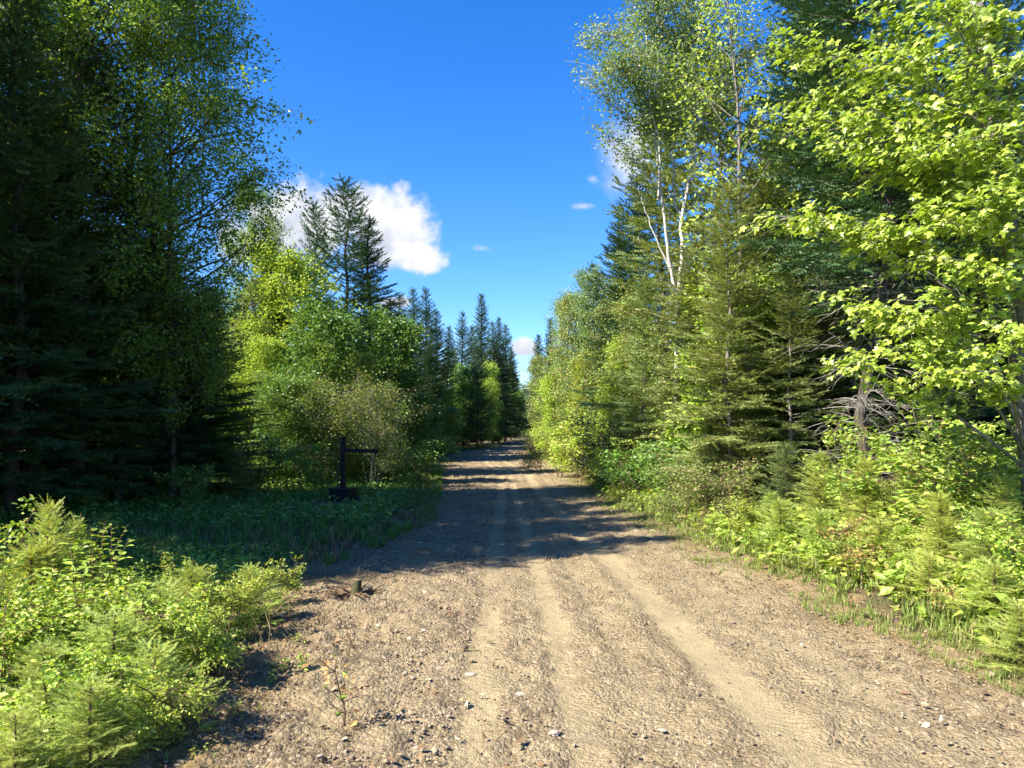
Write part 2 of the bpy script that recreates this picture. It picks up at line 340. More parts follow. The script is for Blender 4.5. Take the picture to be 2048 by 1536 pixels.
def broadleaf(seed, H, Rc, z0, leaf=.06, mat='leaf_mid', bark='bark_grey', nl=26, per=20, stems=1, fork=None, tpl=None, shape='oval', up=.5, twl=.5, wob=.05, r0=None, sparse=0.0, lift=.55, jit=.16, spread=.0, droop=.25, light=0.0, subs=6):
    rs = np.random.RandomState(seed); tpl = tpl or LEAF
    tr = Bag(); br = Bag(); le = Bag(); C = []; OD = []
    r0 = r0 or (.008 * H + .012)
    for sidx in range(stems):
        if stems == 1: d0 = np.array([rs.uniform(-.04, .04), rs.uniform(-.04, .04), 1]); Hs = H
        else:
            a = sidx / stems * 6.28 + rs.uniform(-.4, .4); d0 = np.array([math.cos(a) * spread * rs.uniform(.3, 1), math.sin(a) * spread * rs.uniform(.3, 1), 1]); Hs = H * rs.uniform(.7, 1.03)
        p0 = np.array([0, 0, -.1]) if stems == 1 else np.array([math.cos(sidx * 2.4), math.sin(sidx * 2.4), 0]) * .06 * Rc * (1 + sidx * .3) - np.array([0, 0, .05])
        n = 12; TP = curve_pts(p0, d0, Hs * 1.02, n, rs, wob, .02)
        TP[:, 2] *= Hs / TP[-1, 2]
        rr = (r0 / math.sqrt(stems)) * (1 - np.linspace(0, 1, n + 1) * .9)
        tr.tube(TP, rr, 8 if stems == 1 else 5)
        nls = max(4, int(nl / stems))
        for k in range(nls):
            t = (k + rs.uniform(.0, 1)) / nls
            zz = z0 + (Hs * .98 - z0) * t
            i = np.interp(zz, TP[:, 2], np.arange(n + 1)); p = np.array([np.interp(i, np.arange(n + 1), TP[:, j]) for j in range(3)])
            if shape == 'oval': prof = math.sqrt(max(.04, 1 - (2 * t - .9) ** 2 / 1.25))
            elif shape == 'cone': prof = max(.12, 1 - t * .9)
            elif shape == 'top': prof = .35 + .65 * math.sin(min(1, t * 1.15) * PI * .85)
            ln = Rc * prof * rs.uniform(.45, 1.2)
            a = k * 2.4 + rs.uniform(-.5, .5)
            P = curve_pts(p, (math.cos(a), math.sin(a), lift * (1 + t)), ln, 6, rs, .10, -.01)
            rl = max(.006, .55 * np.interp(i, np.arange(n + 1), rr) * min(1, ln / 1.5))
            br.tube(P, np.linspace(rl, .004, 7), 4)
            for j in range(subs):
                if rs.rand() < sparse: continue
                q = rs.uniform(.25, 1) ** .8; pj = np.array([np.interp(q * 6, np.arange(7), P[:, c]) for c in range(3)])
                b = a + rs.uniform(-1.3, 1.3)
                P2 = curve_pts(pj, (math.cos(b), math.sin(b), rs.uniform(-.2, .7)), twl * rs.uniform(.5, 1.3) * (.5 + .5 * prof), 4, rs, .15, -.02)
                br.tube(P2, np.linspace(.005, .002, 5), 3)
                for c in range(per):
                    w_ = 4 * rs.uniform(.15, 1) ** .6; pc = np.array([np.interp(w_, np.arange(5), P2[:, c2]) for c2 in range(3)])
                    C.append(pc + rs.normal(size=3) * jit); OD.append(unit(P2[-1] - P2[0]))
    C = np.array(C); OD = np.array(OD)
    put_leaves(le, tpl, C, leaf, rs, up, droop, OD * .8, .3, light)
    return {'trunk' if stems == 1 else 'stems': tr.mesh('trunk', [M[bark]], True), 'branches': br.mesh('branches', [M[bark]], True), 'crown': le.mesh('crown', [M[mat]])}
def weed(seed, H, leaf, mat, n=7, stems=3, tpl=LEAF6):
    rs = np.random.RandomState(seed); st = Bag(); le = Bag()
    for s in range(stems):
        a = rs.uniform(0, 6.28); h = H * rs.uniform(.6, 1)
        P = curve_pts((rs.normal() * .04, rs.normal() * .04, -.03), (math.cos(a) * .2, math.sin(a) * .2, 1), h, 8, rs, .06)
        st.tube(P, np.linspace(.005, .002, 9), 4)
        C = []; D = []
        for k in range(int(n * 2)):
            t = .2 + .8 * k / (2 * n); p = np.array([np.interp(t * 8, np.arange(9), P[:, j]) for j in range(3)])
            b = k * 1.9 + rs.uniform(-.3, .3)
            C.append(p); D.append([math.cos(b), math.sin(b), .35 - .5 * (1 - t)])
        C = np.array(C); D = unit(np.array(D)); N = len(C)
        sz = leaf * np.linspace(1.1, .6, N) * rs.uniform(.8, 1.2, N)
        up = unit(np.array([0, 0, 1.]) + rs.normal(size=(N, 3)) * .25)
        le.inst(tpl, frame(D, up) * sz[:, None, None], C)
    return {'stems': st.mesh('stems', [M['twig_brown']], True), 'leaves': le.mesh('leaves', [M[mat]])}

NAMES = {}
def plant(name, meshes, loc, rotz, scale, label, cat, group=None, sxy=None):
    e = bpy.data.objects.new(name, None); COL.objects.link(e); e.empty_display_size = .3
    e.location = loc; e.rotation_euler = (0, 0, rotz); e.scale = (scale * (sxy or 1), scale * (sxy or 1), scale)
    for pn, me in meshes.items():
        o = bpy.data.objects.new(pn, me); COL.objects.link(o); o.parent = e
    tag(e, label, cat, group)
    return e
RS = np.random.RandomState(7)
# ------------------------------------------------------------------ ground, road
def ground_mat():
    m, T = newmat('forest_floor')
    tcd = T.n('ShaderNodeTexCoord')
    a = T.n('ShaderNodeTexNoise', ins={'Vector': tcd.outputs['Object'], 'Scale': 0.9, 'Detail': 5.0})
    b = T.n('ShaderNodeTexNoise', ins={'Vector': tcd.outputs['Object'], 'Scale': 22.0, 'Detail': 6.0, 'Roughness': .7})
    c = T.mix(T.ss(b.outputs[0], .35, .65), (0.075, 0.052, 0.032, 1), (0.19, 0.145, 0.085, 1))
    c = T.mix(T.m('MULTIPLY', T.ss(a.outputs[0], .45, .65), .7), c, (0.055, 0.085, 0.025, 1))
    bp = T.n('ShaderNodeBump', ins={'Strength': 1.0, 'Distance': 0.04, 'Height': b.outputs[0]})
    p = T.n('ShaderNodeBsdfPrincipled', ins={'Base Color': c, 'Roughness': 0.95, 'Specular IOR Level': 0.1, 'Normal': bp.outputs[0]})
    T.n('ShaderNodeOutputMaterial', ins={0: p.outputs[0]})
    return m
def road_mat(name='dirt'):
    m, T = newmat(name)
    tcd = T.n('ShaderNodeTexCoord'); O = tcd.outputs['Object']
    trk = T.n('ShaderNodeAttribute', attribute_name='trk').outputs['Fac']
    tx = T.n('ShaderNodeAttribute', attribute_name='tx').outputs['Fac']
    duff = T.n('ShaderNodeAttribute', attribute_name='duff').outputs['Fac']
    big = T.n('ShaderNodeTexNoise', ins={'Vector': O, 'Scale': 1.3, 'Detail': 4.0})
    mid = T.n('ShaderNodeTexNoise', ins={'Vector': O, 'Scale': 16.0, 'Detail': 7.0, 'Roughness': .72})
    fine = T.n('ShaderNodeTexNoise', ins={'Vector': O, 'Scale': 90.0, 'Detail': 4.0, 'Roughness': .7})
    vo = T.n('ShaderNodeTexVoronoi', ins={'Vector': O, 'Scale': 42.0, 'Randomness': 1.0})
    vo2 = T.n('ShaderNodeTexVoronoi', ins={'Vector': O, 'Scale': 105.0, 'Randomness': 1.0})
    sepc = T.n('ShaderNodeSeparateColor', ins={0: vo.outputs['Color']})
    coarse = T.mix(T.ss(mid.outputs[0], .34, .66), (0.125, 0.092, 0.056, 1), (0.272, 0.208, 0.124, 1))
    coarse = T.mix(T.m('MULTIPLY', T.m('GREATER_THAN', sepc.outputs[0], .80), .6), coarse, (0.38, 0.31, 0.22, 1))
    coarse = T.mix(T.m('MULTIPLY', T.m('LESS_THAN', sepc.outputs[1], .16), .6), coarse, (0.09, 0.065, 0.05, 1))
    smooth = T.mix(T.ss(fine.outputs[0], .30, .70), (0.325, 0.255, 0.142, 1), (0.425, 0.340, 0.198, 1))
    k = T.m('ADD', trk, T.m('MULTIPLY', T.m('SUBTRACT', mid.outputs[0], .5), .9))
    ks = T.m('MULTIPLY', T.ss(k, .18, .85), .95)
    sandy = T.n('ShaderNodeAttribute', attribute_name='sandy').outputs['Fac']
    coarse = T.mix(T.m('MULTIPLY', sandy, .62), coarse, (0.265, 0.205, 0.115, 1))
    c = T.mix(ks, coarse, smooth)
    c = T.mix(T.m('MULTIPLY', T.ss(big.outputs[0], .36, .60), .6), c, (0.31, 0.245, 0.145, 1))
    c = T.mix(T.m('MULTIPLY', duff, T.ss(mid.outputs[0], .38, .56)), c, (0.20, 0.135, 0.060, 1))
    # relief
    h = T.m('ADD', T.m('MULTIPLY', mid.outputs[0], 1.3), T.m('MULTIPLY', fine.outputs[0], .35))
    h = T.m('ADD', h, T.m('MULTIPLY', T.m('SUBTRACT', .5, vo.outputs['Distance']), T.m('MULTIPLY', T.m('SUBTRACT', 1.0, ks), .9)))
    h = T.m('ADD', h, T.m('MULTIPLY', T.m('SUBTRACT', .5, vo2.outputs['Distance']), .35))
    so_ = T.n('ShaderNodeSeparateXYZ', ins={0: O})
    ch = T.m('SINE', T.m('ADD', T.m('MULTIPLY', so_.outputs[1], 96.0), T.m('MULTIPLY', T.m('ABSOLUTE', tx), 60.0)))
    h = T.m('ADD', h, T.m('MULTIPLY', T.m('MULTIPLY', ch, T.m('MULTIPLY', ks, T.ss(big.outputs[0], .42, .58))), .13))
    bp = T.n('ShaderNodeBump', ins={'Strength': 1.0, 'Distance': 0.022, 'Height': h})
    p = T.n('ShaderNodeBsdfPrincipled', ins={'Base Color': c, 'Roughness': 0.95, 'Specular IOR Level': 0.12, 'Normal': bp.outputs[0]})
    T.n('ShaderNodeOutputMaterial', ins={0: p.outputs[0]})
    return m
M['ground'] = ground_mat(); M['dirt'] = road_mat()
def grid_mesh(name, X, Y, Z, mats, attrs=None, flip=False):
    n, k = X.shape
    V = np.stack([X, Y, Z], -1).reshape(-1, 3)
    i = (np.arange(n - 1)[:, None] * k + np.arange(k - 1)[None]).ravel()
    F = np.stack([i, i + 1, i + k + 1, i + k], -1)
    return mesh_from(name, V, F, mats, True, attrs)
# the ground sheet: fine near the camera, coarse far off
ys = np.concatenate([np.linspace(-40, 0, 12)[:-1], np.linspace(0, 2.5, 6)[:-1], np.geomspace(2.5, 120, 230), [160, 240, 400, 700]])
xs = np.concatenate([-np.geomspace(700, 14, 14), np.linspace(-13.5, 13.5, 160), np.geomspace(14, 700, 14)])
X, Y = np.meshgrid(xs, ys)
Z = hgt(X, Y)
rl, rr_ = road_l(Y), road_r(Y)
inside = np.minimum(X - rl, rr_ - X)
Z = Z - 0.16 * sstep(.05, .5, inside)
Z = np.where(Y > 130, Z + 0, Z)
g = link('ground', grid_mesh('ground', X, Y, Z, [M['ground']])); tag(g, kind='structure')
# the road: a fine sheet with ruts and clods
TR = [(-.17, .13), (.36, .11), (1.36, .16), (.78, .08), (2.1, .12), (-.95, .08)]
def track_c(x0, y):  # tracks drift with distance and follow the road
    base = np.interp(y, [3.6, 7.5, 13, 20, 30, 40, 52, 60, 66, 105], [0, -.04, -.10, -.15, -.35, -1.7, -1.0, .4, 2.2, 27])
    k = np.interp(y, [3.6, 10, 20, 105], [1.0, .86, .62, .55])
    return x0 * k * 1.08 + base
yr = np.concatenate([np.linspace(-6, 2.3, 40)[:-1], np.geomspace(2.3, 105, 620)])
tt = np.linspace(0, 1, 300)
L_ = road_l(yr) - .38 + .38 * fbm(yr * .8, yr * 0 + 3, 21, 4) + .16 * fbm(yr * 5, yr * 0, 25, 2)
R_ = road_r(yr) + .38 + .38 * fbm(yr * .8, yr * 0 + 8, 31, 4) + .16 * fbm(yr * 5, yr * 0, 35, 2)
X = L_[:, None] + (R_ - L_)[:, None] * tt[None]; Y = np.repeat(yr[:, None], 300, 1)
trk = np.zeros_like(X); tx = np.zeros_like(X)
for x0, w in TR:
    c = track_c(x0, Y) + .03 * fbm(Y * .6, Y * 0 + x0 * 9, 41, 2); d = np.abs(X - c)
    s = (1 - sstep(w * .35, w * 1.7, d)) * (0.55 if x0 in (2.1, -.95, .78) else .9)
    tx = np.where(s > trk, X - c, tx); trk = np.maximum(trk, s * (.75 + .6 * fbm(X * 1.7, Y * 1.1, 47, 3)))
trk = np.clip(trk, 0, 1); sandy = np.clip(sstep(-.5, 1.0, X) * (.75 + .8 * fbm(X * .9, Y * .5, 48, 3)), 0, 1)
edge = np.minimum(tt, 1 - tt)[None] * (R_ - L_)[:, None]
near = np.clip(6.0 / np.maximum(Y, 3), .15, 1)
Z = hgt(X, Y) + .012 + .03 * fbm(X * 1.1, Y * .5, 50, 3)
rough = (1 - trk)
Z += rough * (.060 * fbm(X * 6, Y * 6, 60, 3) + .026 * np.abs(fbm(X * 22, Y * 22, 66, 2))) * sstep(.0, .35, edge)
Z += .06 * np.abs(fbm(X * 11, Y * 11, 70, 3)) * sstep(-.3, -1.6, X) * sstep(0, .3, edge)
Z -= .022 * trk
Z -= .05 * (1 - sstep(0, .16, edge))
duff = np.clip(sstep(.9, .2, edge) * .9 + sstep(.02, .3, fbm(X * 1.1, Y * 1.1, 80, 3)) * .5 * sstep(-.6, -1.5, X) + sstep(.15, .4, fbm(X * .8, Y * .8, 83, 3)) * .5 * sstep(1.6, 2.6, X), 0, 1)
rd = link('dirt_road', grid_mesh('dirt_road', X, Y, Z, [M['dirt']], {'trk': trk.ravel(), 'tx': tx.ravel(), 'duff': duff.ravel(), 'sandy': sandy.ravel()})); tag(rd, kind='structure')
def road_z(x, y): return H1(x, y) + .012
# side path towards the sign post
xr = np.linspace(-9.5, -1.2, 160); tt = np.linspace(0, 1, 60)
c0 = np.interp(xr, [-9.5, -6, -3.5, -1.2], [17.5, 16.6, 15.0, 13.6]); hw = np.interp(xr, [-9.5, -6, -1.2], [.35, .8, 1.7]) * (1 + .35 * fbm(xr * 1.5, xr * 0, 90, 3))
Y = c0[:, None] + hw[:, None] * (tt[None] * 2 - 1); X = np.repeat(xr[:, None], 60, 1)
Zp = hgt(X, Y) + .010 + .03 * fbm(X * 5, Y * 5, 93, 3) - .05 * (1 - sstep(0, .18, np.minimum(tt, 1 - tt))[None])
Zp = Zp - .06 * sstep(-1.9, -1.3, X)
sp = link('path', grid_mesh('path', X[:, ::-1], Y[:, ::-1], Zp[:, ::-1], [M['dirt']], {'trk': 0 * X.ravel(), 'tx': 0 * X.ravel(), 'duff': (0 * X + .5).ravel()})); tag(sp, kind='structure')
# ------------------------------------------------------------------ gravel, straw, grass
def stone_tpl(seed, sub=1):
    import bmesh
    bm = bmesh.new(); bmesh.ops.create_icosphere(bm, subdivisions=sub, radius=.5)
    rs = np.random.RandomState(seed)
    V = np.array([v.co[:] for v in bm.verts]); F = np.array([[v.index for v in f.verts] for f in bm.faces]); bm.free()
    V *= rs.uniform(.72, 1.2, (len(V), 1)); V[:, 2] *= .62
    return V, F
def stone_mat(name, c1, c2):
    m, T = newmat(name); g_ = T.n('ShaderNodeNewGeometry'); tcd = T.n('ShaderNodeTexCoord')
    nz = T.n('ShaderNodeTexNoise', ins={'Vector': tcd.outputs['Object'], 'Scale': 60.0, 'Detail': 4.0})
    c = T.mix(g_.outputs['Random Per Island'], (*c1, 1), (*c2, 1))
    c = T.mix(T.m('MULTIPLY', nz.outputs[0], .5), c, (.25, .19, .13, 1))
    p = T.n('ShaderNodeBsdfPrincipled', ins={'Base Color': c, 'Roughness': .9, 'Specular IOR Level': .15})
    T.n('ShaderNodeOutputMaterial', ins={0: p.outputs[0]}); return m
M['stone'] = stone_mat('gravel_stone', (0.13, 0.094, 0.064), (0.34, 0.27, 0.185))
M['rock'] = stone_mat('pale_rock', (0.24, 0.20, 0.15), (0.38, 0.32, 0.26))
def euler_M(rs, n, tilt=.5):
    d = rs.normal(size=(n, 3)); d[:, 2] *= tilt; up = rs.normal(size=(n, 3)) * tilt; up[:, 2] += 1
    return frame(unit(d), unit(up))
def scatter_road(n, dmin, dmax, rs, p=1.0):
    y = dmin * (dmax / dmin) ** (rs.rand(n) ** p)
    x = road_l(y) - .3 + (road_r(y) - road_l(y) + .6) * rs.rand(n)
    return x, y
rs = np.random.RandomState(11)
gb = Bag(); x, y = scatter_road(26000, 2.6, 22, rs)
tk = np.zeros_like(x)
for x0, w in TR[:3]: tk = np.maximum(tk, np.abs(x - track_c(x0, y)) < w)
keep = (tk < .5) | (rs.rand(len(x)) < .12); keep &= (rs.rand(len(x)) < np.where(x < -.3, 1.0, .6)); x = x[keep]; y = y[keep]
s = .007 + .020 * rs.rand(len(x)) ** 3.2 + .0012 * y; s *= np.where(x < -.3, 1.15, .9)
z = hgt(x, y) + .016 + s * .1
for i in range(3):
    q = (np.arange(len(x)) % 3) == i
    gb.inst(stone_tpl(20 + i), euler_M(rs, q.sum()) * s[q][:, None, None], np.stack([x, y, z], 1)[q])
tag(link('gravel', gb.mesh('gravel', [M['stone']])), 'loose brown gravel and crumbs of earth scattered over the dirt road', 'gravel', kind='stuff')
rk = [(905, 1360), (878, 1340), (942, 1352), (840, 1422), (770, 1430), (690, 1190), (1085, 1520), (1325, 1465), (1592, 1338), (1040, 1392), (838, 1500), (730, 1338), (1110, 1470), (792, 1345), (858, 1252)]
for k, (u, v) in enumerate(rk):
    d = FPX * CH / (v - HZ); x_, y_, z_ = at(u, d)
    Vv, Ff = stone_tpl(100 + k, 2)
    me = mesh_from('stone', Vv * np.array([1.4, 1, .6]) * (.030 + .030 * RS.rand()), Ff, [M['rock']], False)
    o = link('stone', me, None, (x_, y_, z_ + .012)); o.rotation_euler = (0, 0, RS.uniform(0, 6))
    tag(o, 'small pale flat stone lying among the loose gravel of the dirt road', 'stone', 'pale stones lying on the dirt road')
def blade_tpl(seed, n=9, h=1.0, w=.035, spread=.5, flat=False):
    rs = np.random.RandomState(seed); V = []; F = []
    for i in range(n):
        a = rs.uniform(0, 6.28); hh = h * rs.uniform(.45, 1); l = rs.uniform(.15, 1) * spread
        b = np.array([rs.normal() * .08, rs.normal() * .08, 0]); dv = np.array([math.cos(a), math.sin(a), 0]); sd_ = np.array([-dv[1], dv[0], 0]) * w * .5
        m = b + dv * l * .35 * hh + np.array([0, 0, .62 * hh]); t = b + dv * l * hh + np.array([0, 0, hh * (1 - .35 * l)])
        if flat: m[2] *= .12; t[2] *= .06
        k = len(V); V += [b - sd_, b + sd_, m - sd_ * .8, m + sd_ * .8, t]
        F += [[k, k + 1, k + 3], [k, k + 3, k + 2], [k + 2, k + 3, k + 4]]
    return np.array(V), np.array(F)
def scatter(name, x, y, size, mat, label, cat, tpls, rs, kind='stuff', tilt=.12, dz=0.0):
    q_ = np.hypot(x - (-3.95 + .0), (y - 16.7) * .6) > .95; x, y, size = x[q_], y[q_], np.asarray(size)[q_]
    b = Bag(); N = len(x)
    a = rs.uniform(0, 6.28, N); d = np.stack([np.cos(a), np.sin(a), rs.normal(size=N) * tilt * .5], 1)
    up = rs.normal(size=(N, 3)) * tilt; up[:, 2] += 1
    Mx = frame(unit(d), unit(up)) * np.asarray(size)[:, None, None]; P = np.stack([x, y, hgt(x, y) + dz], 1)
    for i, tp in enumerate(tpls):
        q = (np.arange(N) % len(tpls)) == i; b.inst(tp, Mx[q], P[q])
    return tag(link(name, b.mesh(name, [M[mat]])), label, cat, kind=kind)
GT = [blade_tpl(s, 11, 1.0, .045, 1.0) for s in (1, 2, 3, 4)]
ST = [blade_tpl(s, 7, 1.0, .03, 1.6, True) for s in (5, 6, 7)]
LL = [(LEAF6[0] * np.array([1, 1, .6]) + np.array([0, 0, .02]), LEAF6[1]), (LEAF6[0] * np.array([.8, .7, -1.2]) + np.array([0, 0, .06]), LEAF6[1])]
M['litter'] = leaf_mat('dead_leaves', (0.10, 0.060, 0.035), (0.24, 0.16, 0.09), (.34, .27, .18), .05, .8, .1, .02, (1, 1, 1), .2)
y = 2.9 * (12 / 2.9) ** rs.rand(1500); w_ = rs.rand(1500); x = np.where(w_ < .75, road_l(y) - .1 + 1.9 * rs.rand(1500) ** 1.4, road_r(y) + .1 - 1.2 * rs.rand(1500) ** 1.5)
scatter('leaf_litter', x, y, .025 + .045 * rs.rand(1500) ** 2, 'litter', 'brown dead leaves and bark chips strewn over the earth beside the gravel', 'leaf litter', LL, rs, dz=.03, tilt=.5)
# grass on the right verge
rs = np.random.RandomState(12)
y = 2.8 * (40 / 2.8) ** rs.rand(12000); r = rs.rand(12000) ** 1.15 * 2.6
x = road_r(y) - .42 + r * 1.12 + .35 * fbm(y * 1.2, y * 0, 44, 2)
cl = fbm(x * 1.8, y * 1.8, 101, 3) > -.20
x = x[cl]; y = y[cl]; s = (.12 + .22 * rs.rand(len(x)) ** 1.3) * np.clip((x - road_r(y) + .35) / .8, .35, 1)
scatter('grass', x, y, s, 'grass', 'bright green grass along the right verge of the road', 'grass', GT, rs)
y = 9 * (60 / 9) ** rs.rand(9000); r = rs.rand(9000) ** 1.2 * 7.5
x = road_l(y) + .15 - r; s = .10 + .20 * rs.rand(len(x))
keep = ~((np.abs(y - np.interp(x, [-9.5, -6, -3.5, -1.2], [17.5, 16.6, 15.0, 13.6])) < np.interp(x, [-9.5, -6, -1.2], [.35, .8, 1.5])) & (rs.rand(len(x)) < .72))
keep &= (fbm(x * .9, y * .9, 111, 3) > -.3)
x, y, s = x[keep], y[keep], s[keep]
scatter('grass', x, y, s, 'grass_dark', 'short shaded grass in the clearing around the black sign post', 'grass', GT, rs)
y = 3.2 * (9 / 3.2) ** rs.rand(900); x = road_l(y) + .35 - 2.0 * rs.rand(900) ** .8
scatter('grass', x, y, (.06 + .16 * rs.rand(900)) * np.clip((road_l(y) + .5 - x), .4, 1), 'grass', 'thin grass under the small firs at the left road edge', 'grass', GT, rs)
# dry straw along both edges
y = 2.9 * (13 / 2.9) ** rs.rand(3400); sidel = rs.rand(3400) < .55
x = np.where(sidel, road_l(y) - .3 + 1.25 * rs.rand(3400) ** 1.3, road_r(y) + .25 - 1.0 * rs.rand(3400) ** 1.5)
scatter('dry_grass', x, y, .05 + .10 * rs.rand(3400), 'straw', 'dry straw and dead leaf litter lying along the edges of the dirt road', 'dry grass', ST, rs, dz=.018, tilt=.25)
y = 9 * (24 / 9) ** rs.rand(1500); x = road_l(y) + .1 - rs.rand(1500) * 6.5
scatter('leaf_litter', x, y, .04 + .07 * rs.rand(1500), 'litter', 'brown dead leaves lying in the grass of the shaded clearing', 'leaf litter', LL, rs, dz=.04, tilt=.5)
y = 9 * (20 / 9) ** rs.rand(900); x = road_l(y) + .1 - rs.rand(900) * 5
scatter('dry_grass', x, y, .12 + .16 * rs.rand(900), 'straw', 'dry straw between the green blades of the shaded clearing', 'dry grass', GT, rs)
# low leafy cover on both sides
CLT = []
for s_ in (1, 2, 3):
    b = Bag(); r2 = np.random.RandomState(s_); C = r2.normal(size=(16, 3)) * np.array([.16, .16, .06]) + np.array([0, 0, .12]); put_leaves(b, LEAF, C, .085, r2, 1.0, .05)
    CLT.append((np.concatenate(b.V), np.concatenate(b.F)))
n = 5200; y = 3.0 * (45 / 3.0) ** rs.rand(n); x = road_r(y) + .45 + rs.rand(n) ** 1.1 * 5
scatter('ground_cover', x, y, .6 + .9 * rs.rand(n), 'leaf_bright', 'low leafy ground cover beneath the bushes on the sunny right side', 'ground cover', CLT, rs)
n = 4200; y = 12 * (50 / 12) ** rs.rand(n); x = road_l(y) - .7 - rs.rand(n) ** 1.1 * 9
scatter('ground_cover', x, y, .5 + .7 * rs.rand(n), 'leaf_mid', 'low leafy plants on the shaded forest edge left of the road', 'ground cover', CLT, rs)
n = 2600; y = 3.0 * (9.5 / 3.0) ** rs.rand(n); o_ = rs.rand(n) * 4.2; x = road_l(y) - .40 - o_
scatter('ground_cover', x, y, (.35 + .35 * rs.rand(n)) * np.clip(.5 + o_, .5, 1.1), 'leaf_bright', 'low leafy ground cover beneath the small firs in the left corner', 'ground cover', CLT, rs)
# ------------------------------------------------------------------ sign post, stump, twigs
def plainmat(name, col, rough=.6, spec=.3, nsc=30, amt=.25):
    m, T = newmat(name); tcd = T.n('ShaderNodeTexCoord')
    nz = T.n('ShaderNodeTexNoise', ins={'Vector': tcd.outputs['Object'], 'Scale': nsc, 'Detail': 5.0})
    c = T.mix(T.m('MULTIPLY', nz.outputs[0], amt), (*col, 1), (min(1, col[0] * 2 + .02), min(1, col[1] * 2 + .02), min(1, col[2] * 2 + .02), 1))
    bp = T.n('ShaderNodeBump', ins={'Strength': .3, 'Distance': .005, 'Height': nz.outputs[0]})
    p = T.n('ShaderNodeBsdfPrincipled', ins={'Base Color': c, 'Roughness': rough, 'Specular IOR Level': spec, 'Normal': bp.outputs[0]})
    T.n('ShaderNodeOutputMaterial', ins={0: p.outputs[0]}); return m
M['blackpaint'] = plainmat('black_painted_wood', (.012, .012, .013))
M['moss'] = plainmat('moss', (.045, .042, .020), .95, .05, 25, .7)
M['wood_end'] = plainmat('cut_wood', (.13, .095, .06), .8, .1, 30, .6)
def box(name, cx, cy, cz, sx, sy, sz, mat, parent=None, bev=.008, taper=1.0):
    import bmesh
    bm = bmesh.new(); bmesh.ops.create_cube(bm, size=1)
    for v in bm.verts:
        k = taper if v.co.z > 0 else 1
        v.co = (v.co.x * sx * k, v.co.y * sy * k, v.co.z * sz)
    bmesh.ops.bevel(bm, geom=bm.edges[:], offset=bev, segments=2, affect='EDGES')
    for v in bm.verts: v.co += Vector((cx, cy, cz))
    me = bpy.data.meshes.new(name); bm.to_mesh(me); bm.free(); me.materials.append(M[mat])
    return link(name, me, parent)
d = 17.6; px, py, pz = at(686, d)
e = bpy.data.objects.new('sign_post', None); COL.objects.link(e); e.location = (px, py, pz - .02); e.rotation_euler = (0, R(.8), R(-14))
tag(e, 'black wooden sign post with one empty arm standing in a square black base', 'sign post')
b_ = box('base', 0, 0, .15, .50, .50, .27, 'blackpaint', e, .015, .97)
box('base_rim', 0, 0, .30, .53, .53, .035, 'blackpaint', e, .008)
box('foot', -.12, 0, .0, .10, .46, .08, 'blackpaint', e); box('foot', .12, 0, .0, .10, .46, .08, 'blackpaint', e)
box('post', 0, 0, .318 + .60, .10, .10, 1.20, 'blackpaint', e, .006)
a_ = box('arm', .05 + .40, 0, 1.205, .80, .07, .090, 'blackpaint', e, .006); a_.rotation_euler = (0, R(.6), 0)
for zz in (1.185, 1.225): box('bolt', .03, -.054, zz, .018, .012, .018, 'wood_end', e, .003)
# stump
sx_, sy_, sz_ = at(712, FPX * CH / (1200 - HZ))
e = bpy.data.objects.new('stump', None); COL.objects.link(e); e.location = (sx_, sy_, sz_); tag(e, 'small mossy tree stump with torn roots at the left side of the road', 'stump')
st = Bag(); st.tube([(0, 0, -.05), (0, 0, .03), (.01, 0, .12), (.015, .01, .19)], [.08, .058, .045, .04], 12)
link('trunk', st.mesh('trunk', [M['moss']], True), e)
cp = Bag(); cp.tube([(.015, .01, .188), (.015, .01, .196), (.016, .01, .20)], [.04, .036, .0005], 12); link('cut_top', cp.mesh('cut_top', [M['wood_end']], True), e)
rt = Bag(); r2 = np.random.RandomState(3)
for k in range(26):
    a = r2.uniform(0, 6.28); rt.tube(curve_pts((math.cos(a) * .05, math.sin(a) * .05, .06), (math.cos(a), math.sin(a), .3), r2.uniform(.15, .4), 6, r2, .25, -.14), np.linspace(.012, .003, 7), 4)
for k in range(36):
    rt.tube(curve_pts((-.22 + r2.normal() * .09, r2.normal() * .06, .03), (r2.normal(), r2.normal(), 1.2), r2.uniform(.1, .28), 6, r2, .3, -.16), np.linspace(.006, .002, 7), 3)
link('roots', rt.mesh('roots', [M['twig_brown']], True), e)
tw = [(715, 1303, .18, 'broken dark twig standing upright left of the tyre tracks, below the stump'), (790, 1232, .16, 'short forked twig sticking up just right of the stump'), (755, 1365, .14, 'thin twig leaning over pale stones on the left of the road'),
      (692, 1460, .42, 'tall thin dry stem with pale brown leaves at the bottom of the picture'), (398, 1468, .62, 'tall bare brown sapling stem at the left edge of the dirt'), (780, 1440, .12, 'small crooked twig beside the lowest pale stones'),
      (482, 1362, .3, 'thin brown stem near the green weeds on the left shoulder'), (640, 1255, .16, 'low grey twig in the dry litter left of the stump'), (830, 1200, .12, 'tiny upright twig at the shadow edge right of the stump')]
